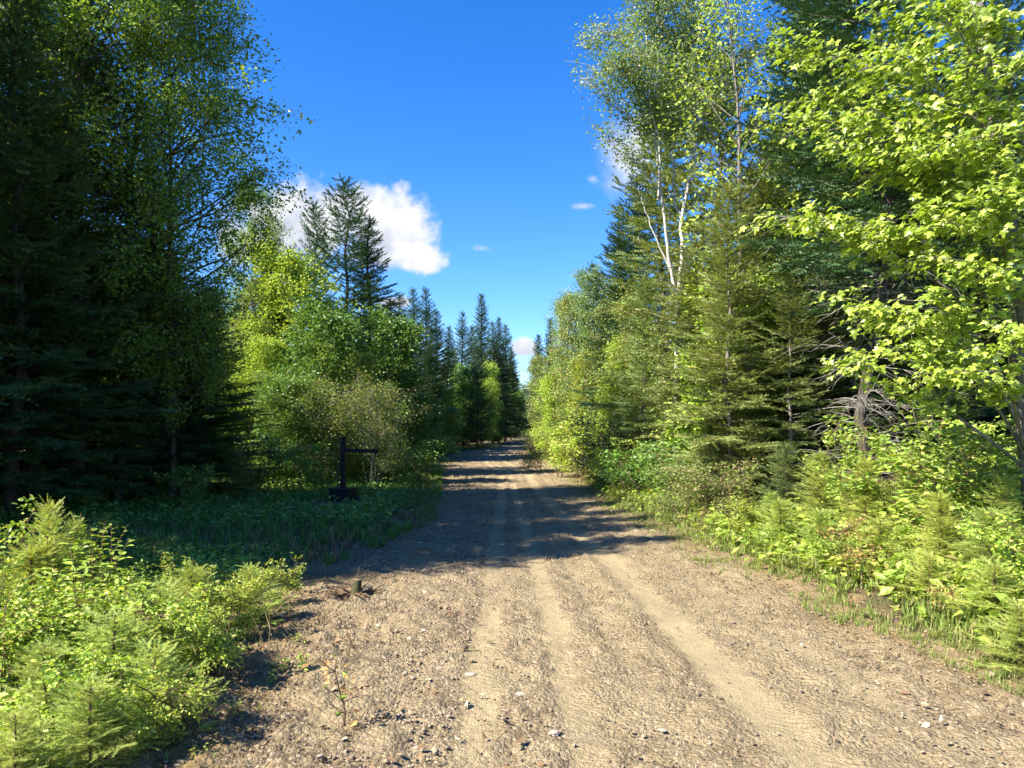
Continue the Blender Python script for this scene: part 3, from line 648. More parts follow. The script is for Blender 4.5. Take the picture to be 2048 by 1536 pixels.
for k, (u, v, h_, lb) in enumerate(tw):
    x_, y_, z_ = at(u, FPX * CH / (v - HZ)); r2 = np.random.RandomState(50 + k); b = Bag()
    P = curve_pts((0, 0, -.03), (r2.normal() * .2, r2.normal() * .2, 1), h_, 7, r2, .14); b.tube(P, np.linspace(.007, .003, 8), 5)
    for j in range(4 if h_ < .3 else 9):
        a = r2.uniform(0, 6.28); b.tube(curve_pts(P[r2.randint(2, 7)], (math.cos(a), math.sin(a), .5), h_ * .4, 4, r2, .2), np.linspace(.004, .0015, 5), 3)
    e = bpy.data.objects.new('twig', None); COL.objects.link(e); e.location = (x_, y_, z_); tag(e, lb, 'twig', 'twigs standing in the dirt')
    link('stem', b.mesh('stem', [M['twig_brown']], True), e)
    if h_ > .25:
        lb_ = Bag(); C = P[r2.randint(3, 8, 26)] + r2.normal(size=(26, 3)) * .06; put_leaves(lb_, LEAF6, C, .045, r2, .5, .2)
        link('leaves', lb_.mesh('leaves', [M['rusty' if k != 4 else 'leaf_bright']]), e)
# ------------------------------------------------------------------ plant kinds
K = {}
K['spruce1'] = conifer(1, 12, 2.5, tp_=.3, pw=.74, step=.26, spray=.34)
K['spruce2'] = conifer(2, 12, 2.3, tp_=.35, step=.25, pw=.74, spray=.34)
K['spruce3'] = conifer(3, 12, 2.7, ragged=.4, z0=1.4, dead=26, bare=.1, pw=.65, spray=.36, step=.30)
K['slim'] = conifer(4, 12, 1.75, tp_=.35, step=.20, pw=.72, spray=.36, den=.5, r0=.09)
K['open'] = conifer(5, 12, 2.5, step=.50, pw=.6, ragged=.35, droop=.30, tip_up=.30, mat='spruce', z0=1.0, sub=.26, spray=.36, r0=.11)
K['fir1'] = conifer(6, 11, 2.1, step=.33, ragged=.45, z0=1.0, mat='fir_olive', dead=110, bare=.2, barkm='bark_grey', pw=.6, spray=.36, r0=.10)
K['fir2'] = conifer(7, 10, 1.9, step=.30, ragged=.4, z0=.5, mat='fir_olive', dead=70, bare=.15, barkm='bark_grey', pw=.6, spray=.34, r0=.08)
K['fir3'] = conifer(13, 11, 2.3, step=.40, ragged=.75, z0=.8, mat='fir_olive', dead=120, bare=.22, barkm='bark_grey', pw=.42, spray=.38, r0=.09, droop=.35, lean=.012)
K['fir4'] = conifer(14, 11, 2.0, step=.36, ragged=.85, z0=1.4, mat='fir_olive', dead=120, bare=.28, barkm='bark_grey', pw=.5, spray=.36, r0=.09, droop=.1, lean=-.015)
K['snag'] = conifer(8, 13, 2.4, step=.32, ragged=.5, z0=3.2, mat='spruce', dead=120, bare=.35, pw=.6, r0=.115)
K['sap1'] = conifer(9, 1.25, .50, z0=.06, mat='fir_bright', step=.075, spray=.15, sub=.10, droop=.05, tpls=FRN, barkm='twig_brown', pitch=(.5, .9), ragged=.6, bare=.18, r0=.012, brr=.3)
K['sap2'] = conifer(10, 1.0, .50, z0=.04, mat='fir_bright', step=.075, spray=.14, sub=.10, droop=.02, tpls=FRN, barkm='twig_brown', pitch=(.6, 1.0), ragged=.6, bare=.18, r0=.010, brr=.3)
K['sap3'] = conifer(11, 2.4, .85, z0=.1, mat='fir_bright', step=.13, spray=.20, sub=.14, droop=.08, tpls=FRN, barkm='twig_brown', pitch=(.5, .9), ragged=.6, bare=.18, r0=.022, brr=.4)
K['sap_ol'] = conifer(12, 2.8, 1.0, z0=.2, mat='fir_olive', step=.15, spray=.22, sub=.14, droop=.10, tpls=FRN, barkm='bark_grey', pitch=(.3, .9), ragged=.35, r0=.028, brr=.5)
K['poplar'] = broadleaf(20, 12, 2.9, 1.4, leaf=.080, mat='leaf_shade', bark='bark_dark', nl=90, per=46, twl=1.0, shape='oval', subs=12, jit=.13)
K['poplar2'] = broadleaf(21, 11, 2.4, 1.2, leaf=.078, mat='leaf_shade', bark='bark_dark', nl=74, per=42, twl=.9, subs=11, sparse=.12, jit=.12)
K['yellow'] = broadleaf(22, 7, 2.2, .8, leaf=.105, mat='leaf_yellow', nl=64, per=44, twl=.7, subs=9, lift=.7, jit=.15, r0=.05)
K['green'] = broadleaf(23, 5, 1.5, .4, leaf=.100, mat='leaf_mid', nl=54, per=44, twl=.6, subs=7, lift=.8, jit=.13, r0=.035)
K['olive'] = broadleaf(24, 3.6, 1.4, .5, leaf=.065, mat='leaf_olive', nl=70, per=22, stems=9, spread=.35, twl=.5, subs=6)
K['aspen'] = broadleaf(25, 9, 1.7, 1.2, leaf=.085, mat='aspen', bark='bark_white', nl=64, per=38, twl=.6, subs=7, lift=.8, jit=.13, r0=.05)
K['aspen_y'] = broadleaf(35, 12, 2.2, 3.0, leaf=.115, mat='leaf_yellow', bark='bark_grey', nl=46, per=22, twl=.7, subs=6, lift=.5, jit=.2, sparse=.35, r0=.10)
K['light'] = broadleaf(26, 7, 1.5, .4, leaf=.085, mat='leaf_olive', bark='bark_grey', nl=60, per=40, twl=.5, subs=7, lift=.9, jit=.13, r0=.04)
K['lightg'] = broadleaf(27, 5, 1.35, .3, leaf=.090, mat='leaf_bright', bark='bark_grey', nl=54, per=40, twl=.5, subs=7, lift=.9, jit=.13, r0=.03)
K['shrub1'] = broadleaf(28, 1.6, .75, .15, leaf=.075, mat='leaf_bright', bark='twig_brown', nl=26, per=15, stems=6, spread=.45, twl=.28, subs=5, jit=.06, tpl=LEAF6)
K['shrub2'] = broadleaf(29, 1.1, .65, .10, leaf=.060, mat='leaf_bright', bark='twig_brown', nl=26, per=15, stems=7, spread=.6, twl=.24, subs=5, jit=.05, tpl=LEAF6)
K['shrub_dk'] = broadleaf(30, 1.5, .8, .10, leaf=.075, mat='leaf_mid', bark='twig_brown', nl=26, per=16, stems=6, spread=.5, twl=.3, subs=5, jit=.07)
K['shrub_ol'] = broadleaf(31, 1.4, .8, .10, leaf=.055, mat='leaf_olive', bark='twig_brown', nl=28, per=16, stems=8, spread=.5, twl=.3, subs=5, jit=.07)
K['rust'] = broadleaf(32, .6, .35, .08, leaf=.045, mat='rusty', bark='twig_brown', nl=14, per=10, stems=4, spread=.5, twl=.16, subs=4, jit=.04, tpl=LEAF6)
K['weed1'] = weed(40, .5, .075, 'leaf_bright'); K['weed2'] = weed(41, .8, .07, 'leaf_mid', 9, 2); K['weed3'] = weed(42, .25, .06, 'leaf_bright', 5, 5)
K['whip'] = weed(43, 1.3, .105, 'leaf_bright', 11, 6)
K['bare'] = broadleaf(33, 9, 1.8, 2, leaf=.07, mat='leaf_olive', bark='bark_grey', nl=30, per=8, twl=.8, subs=6)
HK = dict(spruce1=12, spruce2=12, spruce3=12, slim=12, open=12, fir1=11, fir2=10, snag=13, fir3=11, fir4=11, sap1=1.25, sap2=1.0, sap3=2.4, sap_ol=2.8, poplar=12, poplar2=11, yellow=7, green=5, olive=3.6, aspen=9,
          light=7, lightg=5, shrub1=1.6, shrub2=1.1, shrub_dk=1.5, shrub_ol=1.4, rust=.6, aspen_y=12, weed1=.5, weed2=.8, weed3=.25, whip=1.3, bare=9)
def P(kind, name, u, d, v_top, label, cat, group=None, sxy=None, rot=None):
    loc = at(u, d); h = top(v_top, d) - loc[2]
    return plant(name, K[kind], loc, RS.uniform(0, 6.28) if rot is None else rot, h / HK[kind], label, cat, group, sxy)
# ---- left forest, front row
P('spruce1', 'spruce_tree', 20, 12.8, -100, 'dark spruce with branches down to the ground at the left edge of the picture', 'spruce', 'tall spruces of the shaded left forest')
P('spruce1', 'spruce_tree', 150, 14.5, -60, 'dark dense spruce left of the thin grey trunk in the shaded forest', 'spruce', 'tall spruces of the shaded left forest')
P('poplar', 'poplar_tree', 235, 15.5, -260, 'tall broadleaf tree whose green crown fills the upper left of the picture', 'poplar', sxy=.95)
P('poplar', 'poplar_tree', 345, 15.8, -100, 'broadleaf tree with sparse outer twigs reaching into the sky and over the cloud', 'poplar', sxy=.72)
P('spruce2', 'spruce_tree', 300, 17, 330, 'shorter dark spruce in front of the broadleaf trees on the left', 'spruce', 'tall spruces of the shaded left forest', sxy=1.3)
P('spruce1', 'spruce_tree', 400, 17.5, 560, 'low broad spruce whose dark branches reach toward the clearing', 'spruce', 'tall spruces of the shaded left forest', sxy=1.75)
P('spruce2', 'spruce_tree', 75, 15.2, 120, 'dark spruce just behind the leftmost spruce', 'spruce', 'tall spruces of the shaded left forest')
P('poplar2', 'poplar_tree', 60, 14, -260, 'broadleaf tree rising above the leftmost spruces', 'poplar')
P('poplar2', 'poplar_tree', 520, 27, 370, 'thin broadleaf tree in front of the left end of the cloud', 'poplar', sxy=.75)
P('slim', 'spruce_tree', 546, 27, 485, 'narrow dark spruce top poking up left of the yellow green tree', 'spruce')
# trees outside the left edge that throw the shade over the road
n_off = 0
for (x_, y_, h_, kd) in [(-9.2, 5.7, 11.6, 'spruce1'), (-9.0, 7.4, 11.4, 'spruce2'), (-9.1, 9.8, 11.8, 'spruce2'), (-11.6, 6.6, 13, 'spruce1'), (-9.6, 8.2, 12.2, 'spruce2'), (-12.4, 9.4, 13.5, 'spruce1'), (-9.9, 11.0, 12.4, 'spruce1'), (-13.2, 12.4, 12.5, 'spruce2'), (-15.4, 8.4, 13, 'spruce1'), (-11.6, 14.6, 12, 'spruce1')]:
    plant('spruce_tree', K[kd], (x_, y_, H1(x_, y_)), RS.uniform(0, 6), h_ / 12, 'dark spruce in the deep shade at and beyond the left picture edge', 'spruce', 'shade spruces at the left edge')
# deep left forest fillers
rs = np.random.RandomState(77); cnt = 0; pts = []
while len(pts) < 46:
    y_ = rs.uniform(15, 46); x_ = -rs.uniform(9.5, 27)
    if x_ < -.70 * y_ - 4 or x_ > -.34 * y_ - 1.5: continue
    if any((x_ - a) ** 2 + (y_ - b) ** 2 < 3.0 for a, b in pts): continue
    pts.append((x_, y_))
for i, (x_, y_) in enumerate(pts):
    kd = ['spruce1', 'spruce3', 'poplar2', 'spruce2', 'spruce3'][i % 5]; pop = kd == 'poplar2'
    hh = rs.uniform(8.5, 12) if y_ < 15.5 else min(rs.uniform(8.5, 12), 1.0 - .78 * (x_ + 5.5))
    plant('poplar_tree' if pop else 'spruce_tree', K[kd], (x_, y_, H1(x_, y_)), rs.uniform(0, 6), hh / 12, 'broadleaf tree deep in the dark left forest' if pop else 'dark spruce deep in the left forest behind the front row', 'poplar' if pop else 'spruce',
          'broadleaf trees deep in the left forest' if pop else 'spruces deep in the left forest')
# ---- left middle distance
P('open', 'spruce_tree', 690, 36, 368, 'tall open crowned spruce standing before the big cloud', 'spruce', sxy=1.15)
P('open', 'spruce_tree', 628, 38, 412, 'second open crowned spruce left of the tallest one before the cloud', 'spruce', sxy=.8)
P('spruce2', 'spruce_tree', 738, 37, 438, 'pointed dense spruce at the right end of the big cloud', 'spruce', sxy=1.15)
P('spruce1', 'spruce_tree', 780, 39, 600, 'lower green spruce right of the pointed dense spruce', 'spruce', sxy=1.1)
P('yellow', 'alder_tree', 615, 27, 528, 'rounded yellow green tree glowing in the sun behind the clearing', 'tree', sxy=.98)
P('yellow', 'alder_tree', 500, 24, 690, 'lower yellow green tree touching the dark left forest', 'tree', sxy=1.1)
P('light', 'alder_tree', 520, 29, 560, 'olive brown tree behind the left side of the yellow green tree', 'tree', sxy=1.2)
P('green', 'willow_tree', 612, 22.5, 640, 'upright deep green tree in front of the yellow green tree', 'tree', sxy=.95)
P('green', 'willow_tree', 545, 21, 770, 'low deep green bush left of the sign post', 'bush', sxy=1.2)
P('green', 'willow_tree', 745, 27, 650, 'deep green tree between the yellow green tree and the spruces', 'tree', sxy=1.0)
P('lightg', 'willow_tree', 705, 24, 722, 'small bright green tree above the olive bush', 'tree', sxy=.8)
P('olive', 'olive_bush', 660, 21.5, 765, 'olive bush with many thin stems just behind the sign post', 'bush', sxy=1.15)
P('olive', 'olive_bush', 745, 21, 775, 'olive brown bush with bare stems right of the sign post', 'bush', sxy=1.0)
P('green', 'willow_tree', 830, 29, 770, 'rounded green bush at the left road edge before the far spruces', 'bush', sxy=1.3)
P('shrub_dk', 'leafy_shrub', 790, 22, 880, 'low green shrub right of the olive bush', 'shrub', sxy=1.1)
P('shrub_dk', 'leafy_shrub', 500, 18.5, 870, 'dark leafy shrub under the low branches of the broad spruce', 'shrub', sxy=1.1)
P('shrub_dk', 'leafy_shrub', 600, 19.5, 890, 'green shrub directly left of the sign post base', 'shrub', sxy=1.0)
P('shrub_dk', 'leafy_shrub', 850, 24, 878, 'green shrub beside the road where it narrows', 'shrub', sxy=1.1)
P('shrub_dk', 'leafy_shrub', 380, 15, 930, 'dark young shrub in the shade before the left forest', 'shrub', sxy=1.0)
P('sap_ol', 'fir_sapling', 480, 17, 905, 'small dark fir in the shade left of the pale dirt patch', 'fir', sxy=1.2)
FS = ['leftmost of the far spruces, its tip against the small low cloud', 'slim far spruce between the two left tips of the far row', 'taller of the left pair of far spruce tips', 'far spruce just right of the left pair of tips', 'short far spruce in the dip of the far row', 'far spruce left of the tallest central spire', 'low far spruce squeezed beside the tallest spire', 'tallest spire of the far spruces, at the centre', 'far spruce just right of the tallest spire', 'far spruce second to the right of the tallest spire', 'far spruce near the right end of the far row', 'broad spruce where the far row meets the nearer deep green trees', 'nearer dark spruce below the left pair of tips', 'lower dark spruce under the dip of the far row', 'last low spruce at the right end of the far row']
rs = np.random.RandomState(5)
for (u, d, v, sx) in [(800, 50, 588, .9), (826, 47, 578, .85), (851, 52, 577, .75), (873, 50, 622, .9), (897, 56, 655, .9), (925, 60, 625, .85), (945, 66, 655, .9), (963, 64, 592, .85), (985, 62, 645, .8), (998, 66, 638, .75), (1010, 70, 650, .8), (760, 44, 620, 1.0), (815, 41, 655, 1.1), (860, 44, 690, 1.2), (1022, 74, 700, .9)]:
    fs_label = FS.pop(0)
    P(['slim', 'spruce2', 'spruce1'][rs.randint(3)] if sx < .95 else 'spruce1', 'spruce_tree', u, d, v, fs_label, 'spruce', 'far spruces at the end of the road', sxy=sx * 1.08)
P('open', 'spruce_tree', 955, 52, 690, 'brownish thin spruce in front of the far spruce row', 'spruce', sxy=.9)
P('green', 'willow_tree', 930, 55, 745, 'green bush at the foot of the far spruces', 'bush', sxy=1.1)
P('lightg', 'aspen_sapling', 976, 57, 738, 'sunlit yellow green young tree at the end of the road', 'tree', sxy=.75)
P('yellow', 'aspen_sapling', 888, 42, 785, 'small pale sunlit sapling against the dark spruces', 'tree', sxy=.6)
P('green', 'willow_tree', 870, 38, 820, 'low green thicket under the small pale sapling', 'bush', sxy=1.5)
P('green', 'willow_tree', 985, 61, 815, 'low green bush below the sunlit young tree', 'bush', sxy=1.4)
P('green', 'willow_tree', 1030, 72, 790, 'dark green bush at the bend where the road turns right', 'bush', sxy=1.4)
for i, (u, d, v) in enumerate([(1030, 90, 735), (1045, 96, 722), (1060, 92, 715), (1078, 98, 728), (1015, 95, 742), (1092, 90, 735)]):
    P('bare', 'distant_tree', u, d, v, 'pale thin tree far beyond the bend under the small cloud', 'tree', 'pale far trees beyond the bend', sxy=1.1)
# ---- right side, from far to near
for (k_, u, d, v, lb, sx) in [
    ('slim', 1078, 58, 672, 'small pointed spruce at the far right side of the road', 1.0), ('slim', 1100, 50, 640, 'pointed spruce left of the first pale aspens on the right', 1.0),
    ('spruce2', 1185, 36, 528, 'dark spruce rising behind the pale young aspens', 1.1), ('spruce2', 1238, 30, 425, 'dark spruce on the forest edge right of the pale aspens', 1.1), ('spruce1', 1275, 26, 350, 'dark spruce left of the white aspen trunks', 1.0),
    ('fir1', 1335, 23, 180, 'tall spruce behind the white aspen trunks', 1.1), ('fir4', 1425, 20, 120, 'olive green fir right of the white aspen trunks', 1.2), ('fir3', 1520, 17, 330, 'olive fir with ragged sunlit branches before the dark trunks', 1.25),
    ('snag', 1672, 15, -140, 'tall dark spruce with bare lower trunk, left of the trunk with pale dead twigs', 1.0), ('snag', 1745, 12.5, -500, 'dark spruce trunk with many pale dead twigs left of the maple', .9), ('spruce1', 1600, 24, -80, 'dark blue green spruce top between aspen and maple', 1.0)]:
    P(k_, 'spruce_tree' if 'fir' not in k_ else 'fir_tree', u, d, v, lb, 'spruce' if 'fir' not in k_ else 'fir', sxy=sx)
for (k_, u, d, v, lb, sx) in [
    ('light', 1085, 46, 720, 'pale olive young tree farthest along the right road edge', 1.0), ('aspen', 1120, 41, 600, 'pale green young aspen first in the right row', .9), ('light', 1155, 34, 590, 'pale olive young tree among the right row aspens', 1.0),
    ('aspen', 1170, 31, 545, 'tallest pale green young aspen of the right row', .8), ('light', 1215, 27, 590, 'olive young tree in the middle of the right row', 1.0), ('lightg', 1100, 36, 760, 'bright green low tree at the right road edge', 1.1),
    ('lightg', 1165, 28, 720, 'bright green young tree before the pale aspens', 1.0), ('lightg', 1245, 23, 690, 'bright green young tree left of the olive firs', 1.0), ('light', 1300, 21, 600, 'olive young tree beneath the white aspen', .9)]:
    P(k_, 'aspen_sapling' if k_ == 'aspen' else 'young_tree', u, d, v, lb, 'tree', 'young trees along the right road edge', sxy=sx)
for (k_, u, d, v, lb, sx) in [
    ('fir2', 1290, 19.5, 560, 'slender olive fir under the white aspen crown', 1.0), ('fir3', 1390, 17, 480, 'ragged olive fir in front of the aspen trunks', 1.2), ('fir4', 1455, 15.5, 540, 'olive fir with thin layered branches, right of centre', 1.2),
    ('fir3', 1585, 13.5, 560, 'olive fir before the thick dark trunk', 1.1), ('fir4', 1800, 15, 380, 'fir half hidden behind the maple branches', 1.1), ('fir2', 1900, 13, 520, 'shaded fir behind the lower maple branches', 1.2),
    ('spruce3', 1950, 17, -100, 'spruce behind the upper maple leaves', 1.0)]:
    P(k_, 'fir_tree', u, d, v, lb, 'fir', 'olive firs of the right forest', sxy=sx)
rs = np.random.RandomState(78); pts = []
while len(pts) < 44:
    y_ = rs.uniform(15, 48); x_ = rs.uniform(6.5, 27)
    if x_ > .70 * y_ + 4 or x_ < .24 * y_ + 2.6: continue
    if any((x_ - a) ** 2 + (y_ - b) ** 2 < 2.8 for a, b in pts): continue
    pts.append((x_, y_))
for i, (x_, y_) in enumerate(pts):
    kd = ['fir3', 'fir2', 'fir4', 'spruce3', 'fir1'][i % 5]; fir = kd[:3] == 'fir'
    lim = CH + (HZ - np.interp(1024 + FPX * x_ / y_, [1150, 1300, 1450, 1560, 1800, 2048], [640, 330, 200, 330, 200, 60])) / FPX * y_
    hh = min(rs.uniform(9, 12.5), lim)
    plant('fir_tree' if fir else 'spruce_tree', K[kd], (x_, y_, H1(x_, y_)), rs.uniform(0, 6), hh / HK[kd], 'fir deep in the right forest behind the front row' if fir else 'dark spruce deep in the right forest', 'fir' if fir else 'spruce', 'firs deep in the right forest' if fir else 'spruces deep in the right forest', sxy=1.05)
rs = np.random.RandomState(79)
def wall(side, n, y0, y1, off0, off1, kinds, lab, cat, grp, hmul):
    pts = []; t_ = 0
    while len(pts) < n and t_ < 6000:
        t_ += 1; y_ = y0 * (y1 / y0) ** rs.rand(); o_ = rs.uniform(off0, off1)
        x_ = float(road_r(y_)) + o_ if side > 0 else float(road_l(y_)) - o_
        if abs(x_) > .70 * y_ + 1.5 or any((x_ - a) ** 2 + (y_ - b) ** 2 < 1.7 for a, b in pts): continue
        if side < 0 and y_ < 22.5 and x_ > -8.6: continue
        pts.append((x_, y_)); kd = kinds[rs.randint(len(kinds))]; h_ = rs.uniform(*hmul[kd])
        plant(lab[kd][0], K[kd], (x_, y_, H1(x_, y_)), rs.uniform(0, 6), h_ / HK[kd], lab[kd][1], lab[kd][2], lab[kd][3], sxy=rs.uniform(1.0, 1.35))
wall(1, 46, 14, 60, 1.6, 6.0, ['fir2', 'light', 'lightg', 'fir2', 'sap_ol'], {'fir2': ('fir_tree', 'olive young fir in the mixed thicket lining the right side', 'fir', 'young firs in the right thicket'), 'light': ('young_tree', 'thin olive leaved young tree in the mixed thicket lining the right side', 'tree', 'olive young trees in the right thicket'),
     'lightg': ('young_tree', 'bright green young tree in the mixed thicket lining the right side', 'tree', 'bright young trees in the right thicket'), 'sap_ol': ('fir_sapling', 'fir sapling in the mixed thicket lining the right side', 'fir', 'fir saplings in the right thicket')}, '', '',
     {'fir2': (4.0, 6.5), 'light': (4, 6), 'lightg': (2.5, 4.5), 'sap_ol': (2.2, 3.2)})
wall(-1, 46, 17, 62, 2.0, 9.0, ['green', 'green', 'slim', 'shrub_dk', 'sap_ol'], {'green': ('willow_tree', 'green leafy bush in the thicket lining the left side of the road', 'bush', 'bushes in the left thicket'), 'slim': ('spruce_tree', 'young spruce in the thicket lining the left side of the road', 'spruce', 'young spruces in the left thicket'),
     'shrub_dk': ('leafy_shrub', 'low leafy shrub in the thicket lining the left side of the road', 'shrub', 'shrubs in the left thicket'), 'sap_ol': ('fir_sapling', 'fir sapling in the thicket lining the left side of the road', 'fir', 'fir saplings in the left thicket')}, '', '',
     {'green': (2.2, 3.6), 'slim': (3, 5.5), 'shrub_dk': (1.2, 2), 'sap_ol': (1.6, 2.6)})
# the far-off wood that closes every gap
def far_wood():
    rs = np.random.RandomState(80); b = Bag(); O = []; D = []; L = []
    for i in range(230):
        sd_ = 1 if i % 2 else -1; y_ = rs.uniform(50, 105); x_ = sd_ * rs.uniform(9 + max(0, y_ - 60) * .35, 70)
        if sd_ > 0: x_ += 6 + max(0, y_ - 70) * .3
        if sd_ < 0 and y_ > 76: x_ = rs.uniform(-60, 3)
        z_ = H1(x_, y_); u_ = 1024 + FPX * x_ / y_; cap = CH + (HZ - np.interp(u_, [600, 900, 1000, 1025, 1100, 1130, 1300], [600, 680, 700, 762, 755, 690, 560])) / FPX * y_
        h = min(rs.uniform(8, 12), cap - z_) 
        for k in range(330):
            t = rs.rand() ** .8; a = rs.uniform(0, 6.28); r = 1.9 * (1 - t) ** .7 * rs.uniform(.3, 1)
            O.append((x_ + math.cos(a) * r, y_ + math.sin(a) * r, z_ + .2 + t * (h - .3))); D.append((math.cos(a), math.sin(a), rs.uniform(-.4, .3))); L.append(rs.uniform(.5, 1.0))
    for i in range(26):
        x_, y_ = rs.uniform(-2, 15), rs.uniform(102, 120); z_ = H1(x_, y_)
        for k in range(260):
            t = rs.rand() ** .8; a = rs.uniform(0, 6.28); r = 2.4 * (1 - t) ** .7 * rs.uniform(.3, 1)
            O.append((x_ + math.cos(a) * r, y_ + math.sin(a) * r, z_ + .1 + t * rs.uniform(6, 7.5))); D.append((math.cos(a), math.sin(a), rs.uniform(-.4, .3))); L.append(rs.uniform(.6, 1.2))
    O = np.array(O); D = unit(np.array(D)); up = unit(np.array([0, 0, 1.]) + rs.normal(size=O.shape) * .4)
    tp = tpl_frond(9, 4, .4, .2); b.inst(tp, frame(D, up) * np.array(L)[:, None, None], O)
    tag(link('far_woods', b.mesh('far_woods', [M['far']])), 'continuous dark far forest showing through the gaps between the trunks', 'forest', kind='stuff')
M['far'] = leaf_mat('far_needles', (0.045, 0.085, 0.030), (0.10, 0.14, 0.045), None, .12)
far_wood()
# the white aspen with its forked stems
def big_aspen():
    rs = np.random.RandomState(91); tr = Bag(); br = Bag(); le = Bag(); C = []; OD = []
    d = 17.5
    def w(u, v, dd=0.0): return np.array([(u - 1024) / FPX * (d + dd), d + dd, CH + (HZ - v) / FPX * (d + dd)])
    base = np.array(at(1350, d)); paths = [
        ([w(1350, 960), w(1352, 760), w(1356, 600), w(1366, 520), w(1362, 440), w(1385, 330), w(1392, 240), w(1380, 120), w(1372, 10), w(1368, -120)], .066, .016),
        ([w(1356, 600), w(1340, 540), w(1330, 440), w(1316, 330), w(1306, 230), w(1296, 120), w(1290, 0), w(1280, -90)], .042, .012),
        ([w(1362, 440, .1), w(1348, 390, .2), w(1345, 300, .2), w(1352, 200, .3), w(1340, 90, .3)], .035, .012),
        ([w(1340, 540, .1), w(1312, 480, .2), w(1290, 420, .3), w(1276, 380, .4)], .022, .006), ([w(1316, 400, -.2), w(1322, 300, -.3), w(1300, 205, -.4), w(1270, 150, -.6), w(1230, 140, -.8)], .028, .008),
        ([w(1385, 330), w(1430, 250), w(1450, 170, .2), w(1465, 60, .3)], .03, .01), ([w(1306, 265), w(1260, 235, -.2), w(1215, 200, -.3), w(1180, 160, -.4)], .018, .005),
        ([w(1310, 340), w(1280, 335, -.2), w(1240, 300, -.3), w(1205, 262, -.3)], .012, .004), ([w(1380, 120), w(1330, 60), w(1290, -20)], .025, .006), ([w(1296, 120), w(1240, 80, .2), w(1200, 60, .2), w(1170, 95, .2)], .018, .005)]
    tips = []
    for i, (pp, ra, rb) in enumerate(paths):
        pp = np.array(pp); n = len(pp); q = np.linspace(0, n - 1, (n - 1) * 4 + 1); PP = np.stack([np.interp(q, np.arange(n), pp[:, j]) for j in range(3)], 1)
        PP[1:-1] = (PP[:-2] + PP[1:-1] * 2 + PP[2:]) / 4; PP[1:-1] += rs.normal(size=(len(PP) - 2, 3)) * .015
        (tr if i < 3 else br).tube(PP - base, np.linspace(ra, rb, len(PP)), 8)
        lo = CH + (HZ - 275) / FPX * d
        for p in PP:
            if p[2] > lo or i in (6, 7, 9): tips.append((p, i))
    for p, i in tips:
        thin = i in (6, 7, 9)
        for k in range(5 if thin else 9):
            a = rs.uniform(0, 6.28); L = rs.uniform(.25, .5) if thin else rs.uniform(.4, 1.35)
            P2 = curve_pts(p, (math.cos(a), math.sin(a), rs.uniform(-.1, .8)), L, 5, rs, .16)
            br.tube(P2 - base, np.linspace(.009, .002, 6), 3)
            for c in range(14 if thin else 46):
                w_ = rs.uniform(1.2, 5); C.append(np.array([np.interp(w_, np.arange(6), P2[:, j]) for j in range(3)]) + rs.normal(size=3) * .11); OD.append(unit(P2[-1] - P2[0]))
    C = np.array(C) - base; put_leaves(le, LEAF, C, .07, rs, .35, .35, np.array(OD) * .5, .3, .3)
    e = bpy.data.objects.new('aspen_tree', None); COL.objects.link(e); e.location = base
    link('trunk', tr.mesh('trunk', [M['bark_white']], True), e); link('branches', br.mesh('branches', [M['bark_white']], True), e); link('crown', le.mesh('crown', [M['aspen']]), e)
    tag(e, 'tall white barked aspen with forked stems and a crown against the blue sky', 'aspen')
big_aspen()
P('aspen_y', 'aspen_tree', 1500, 15.5, -80, 'aspen with bright sparse leaves between the white aspen and the maple', 'aspen', sxy=.8)
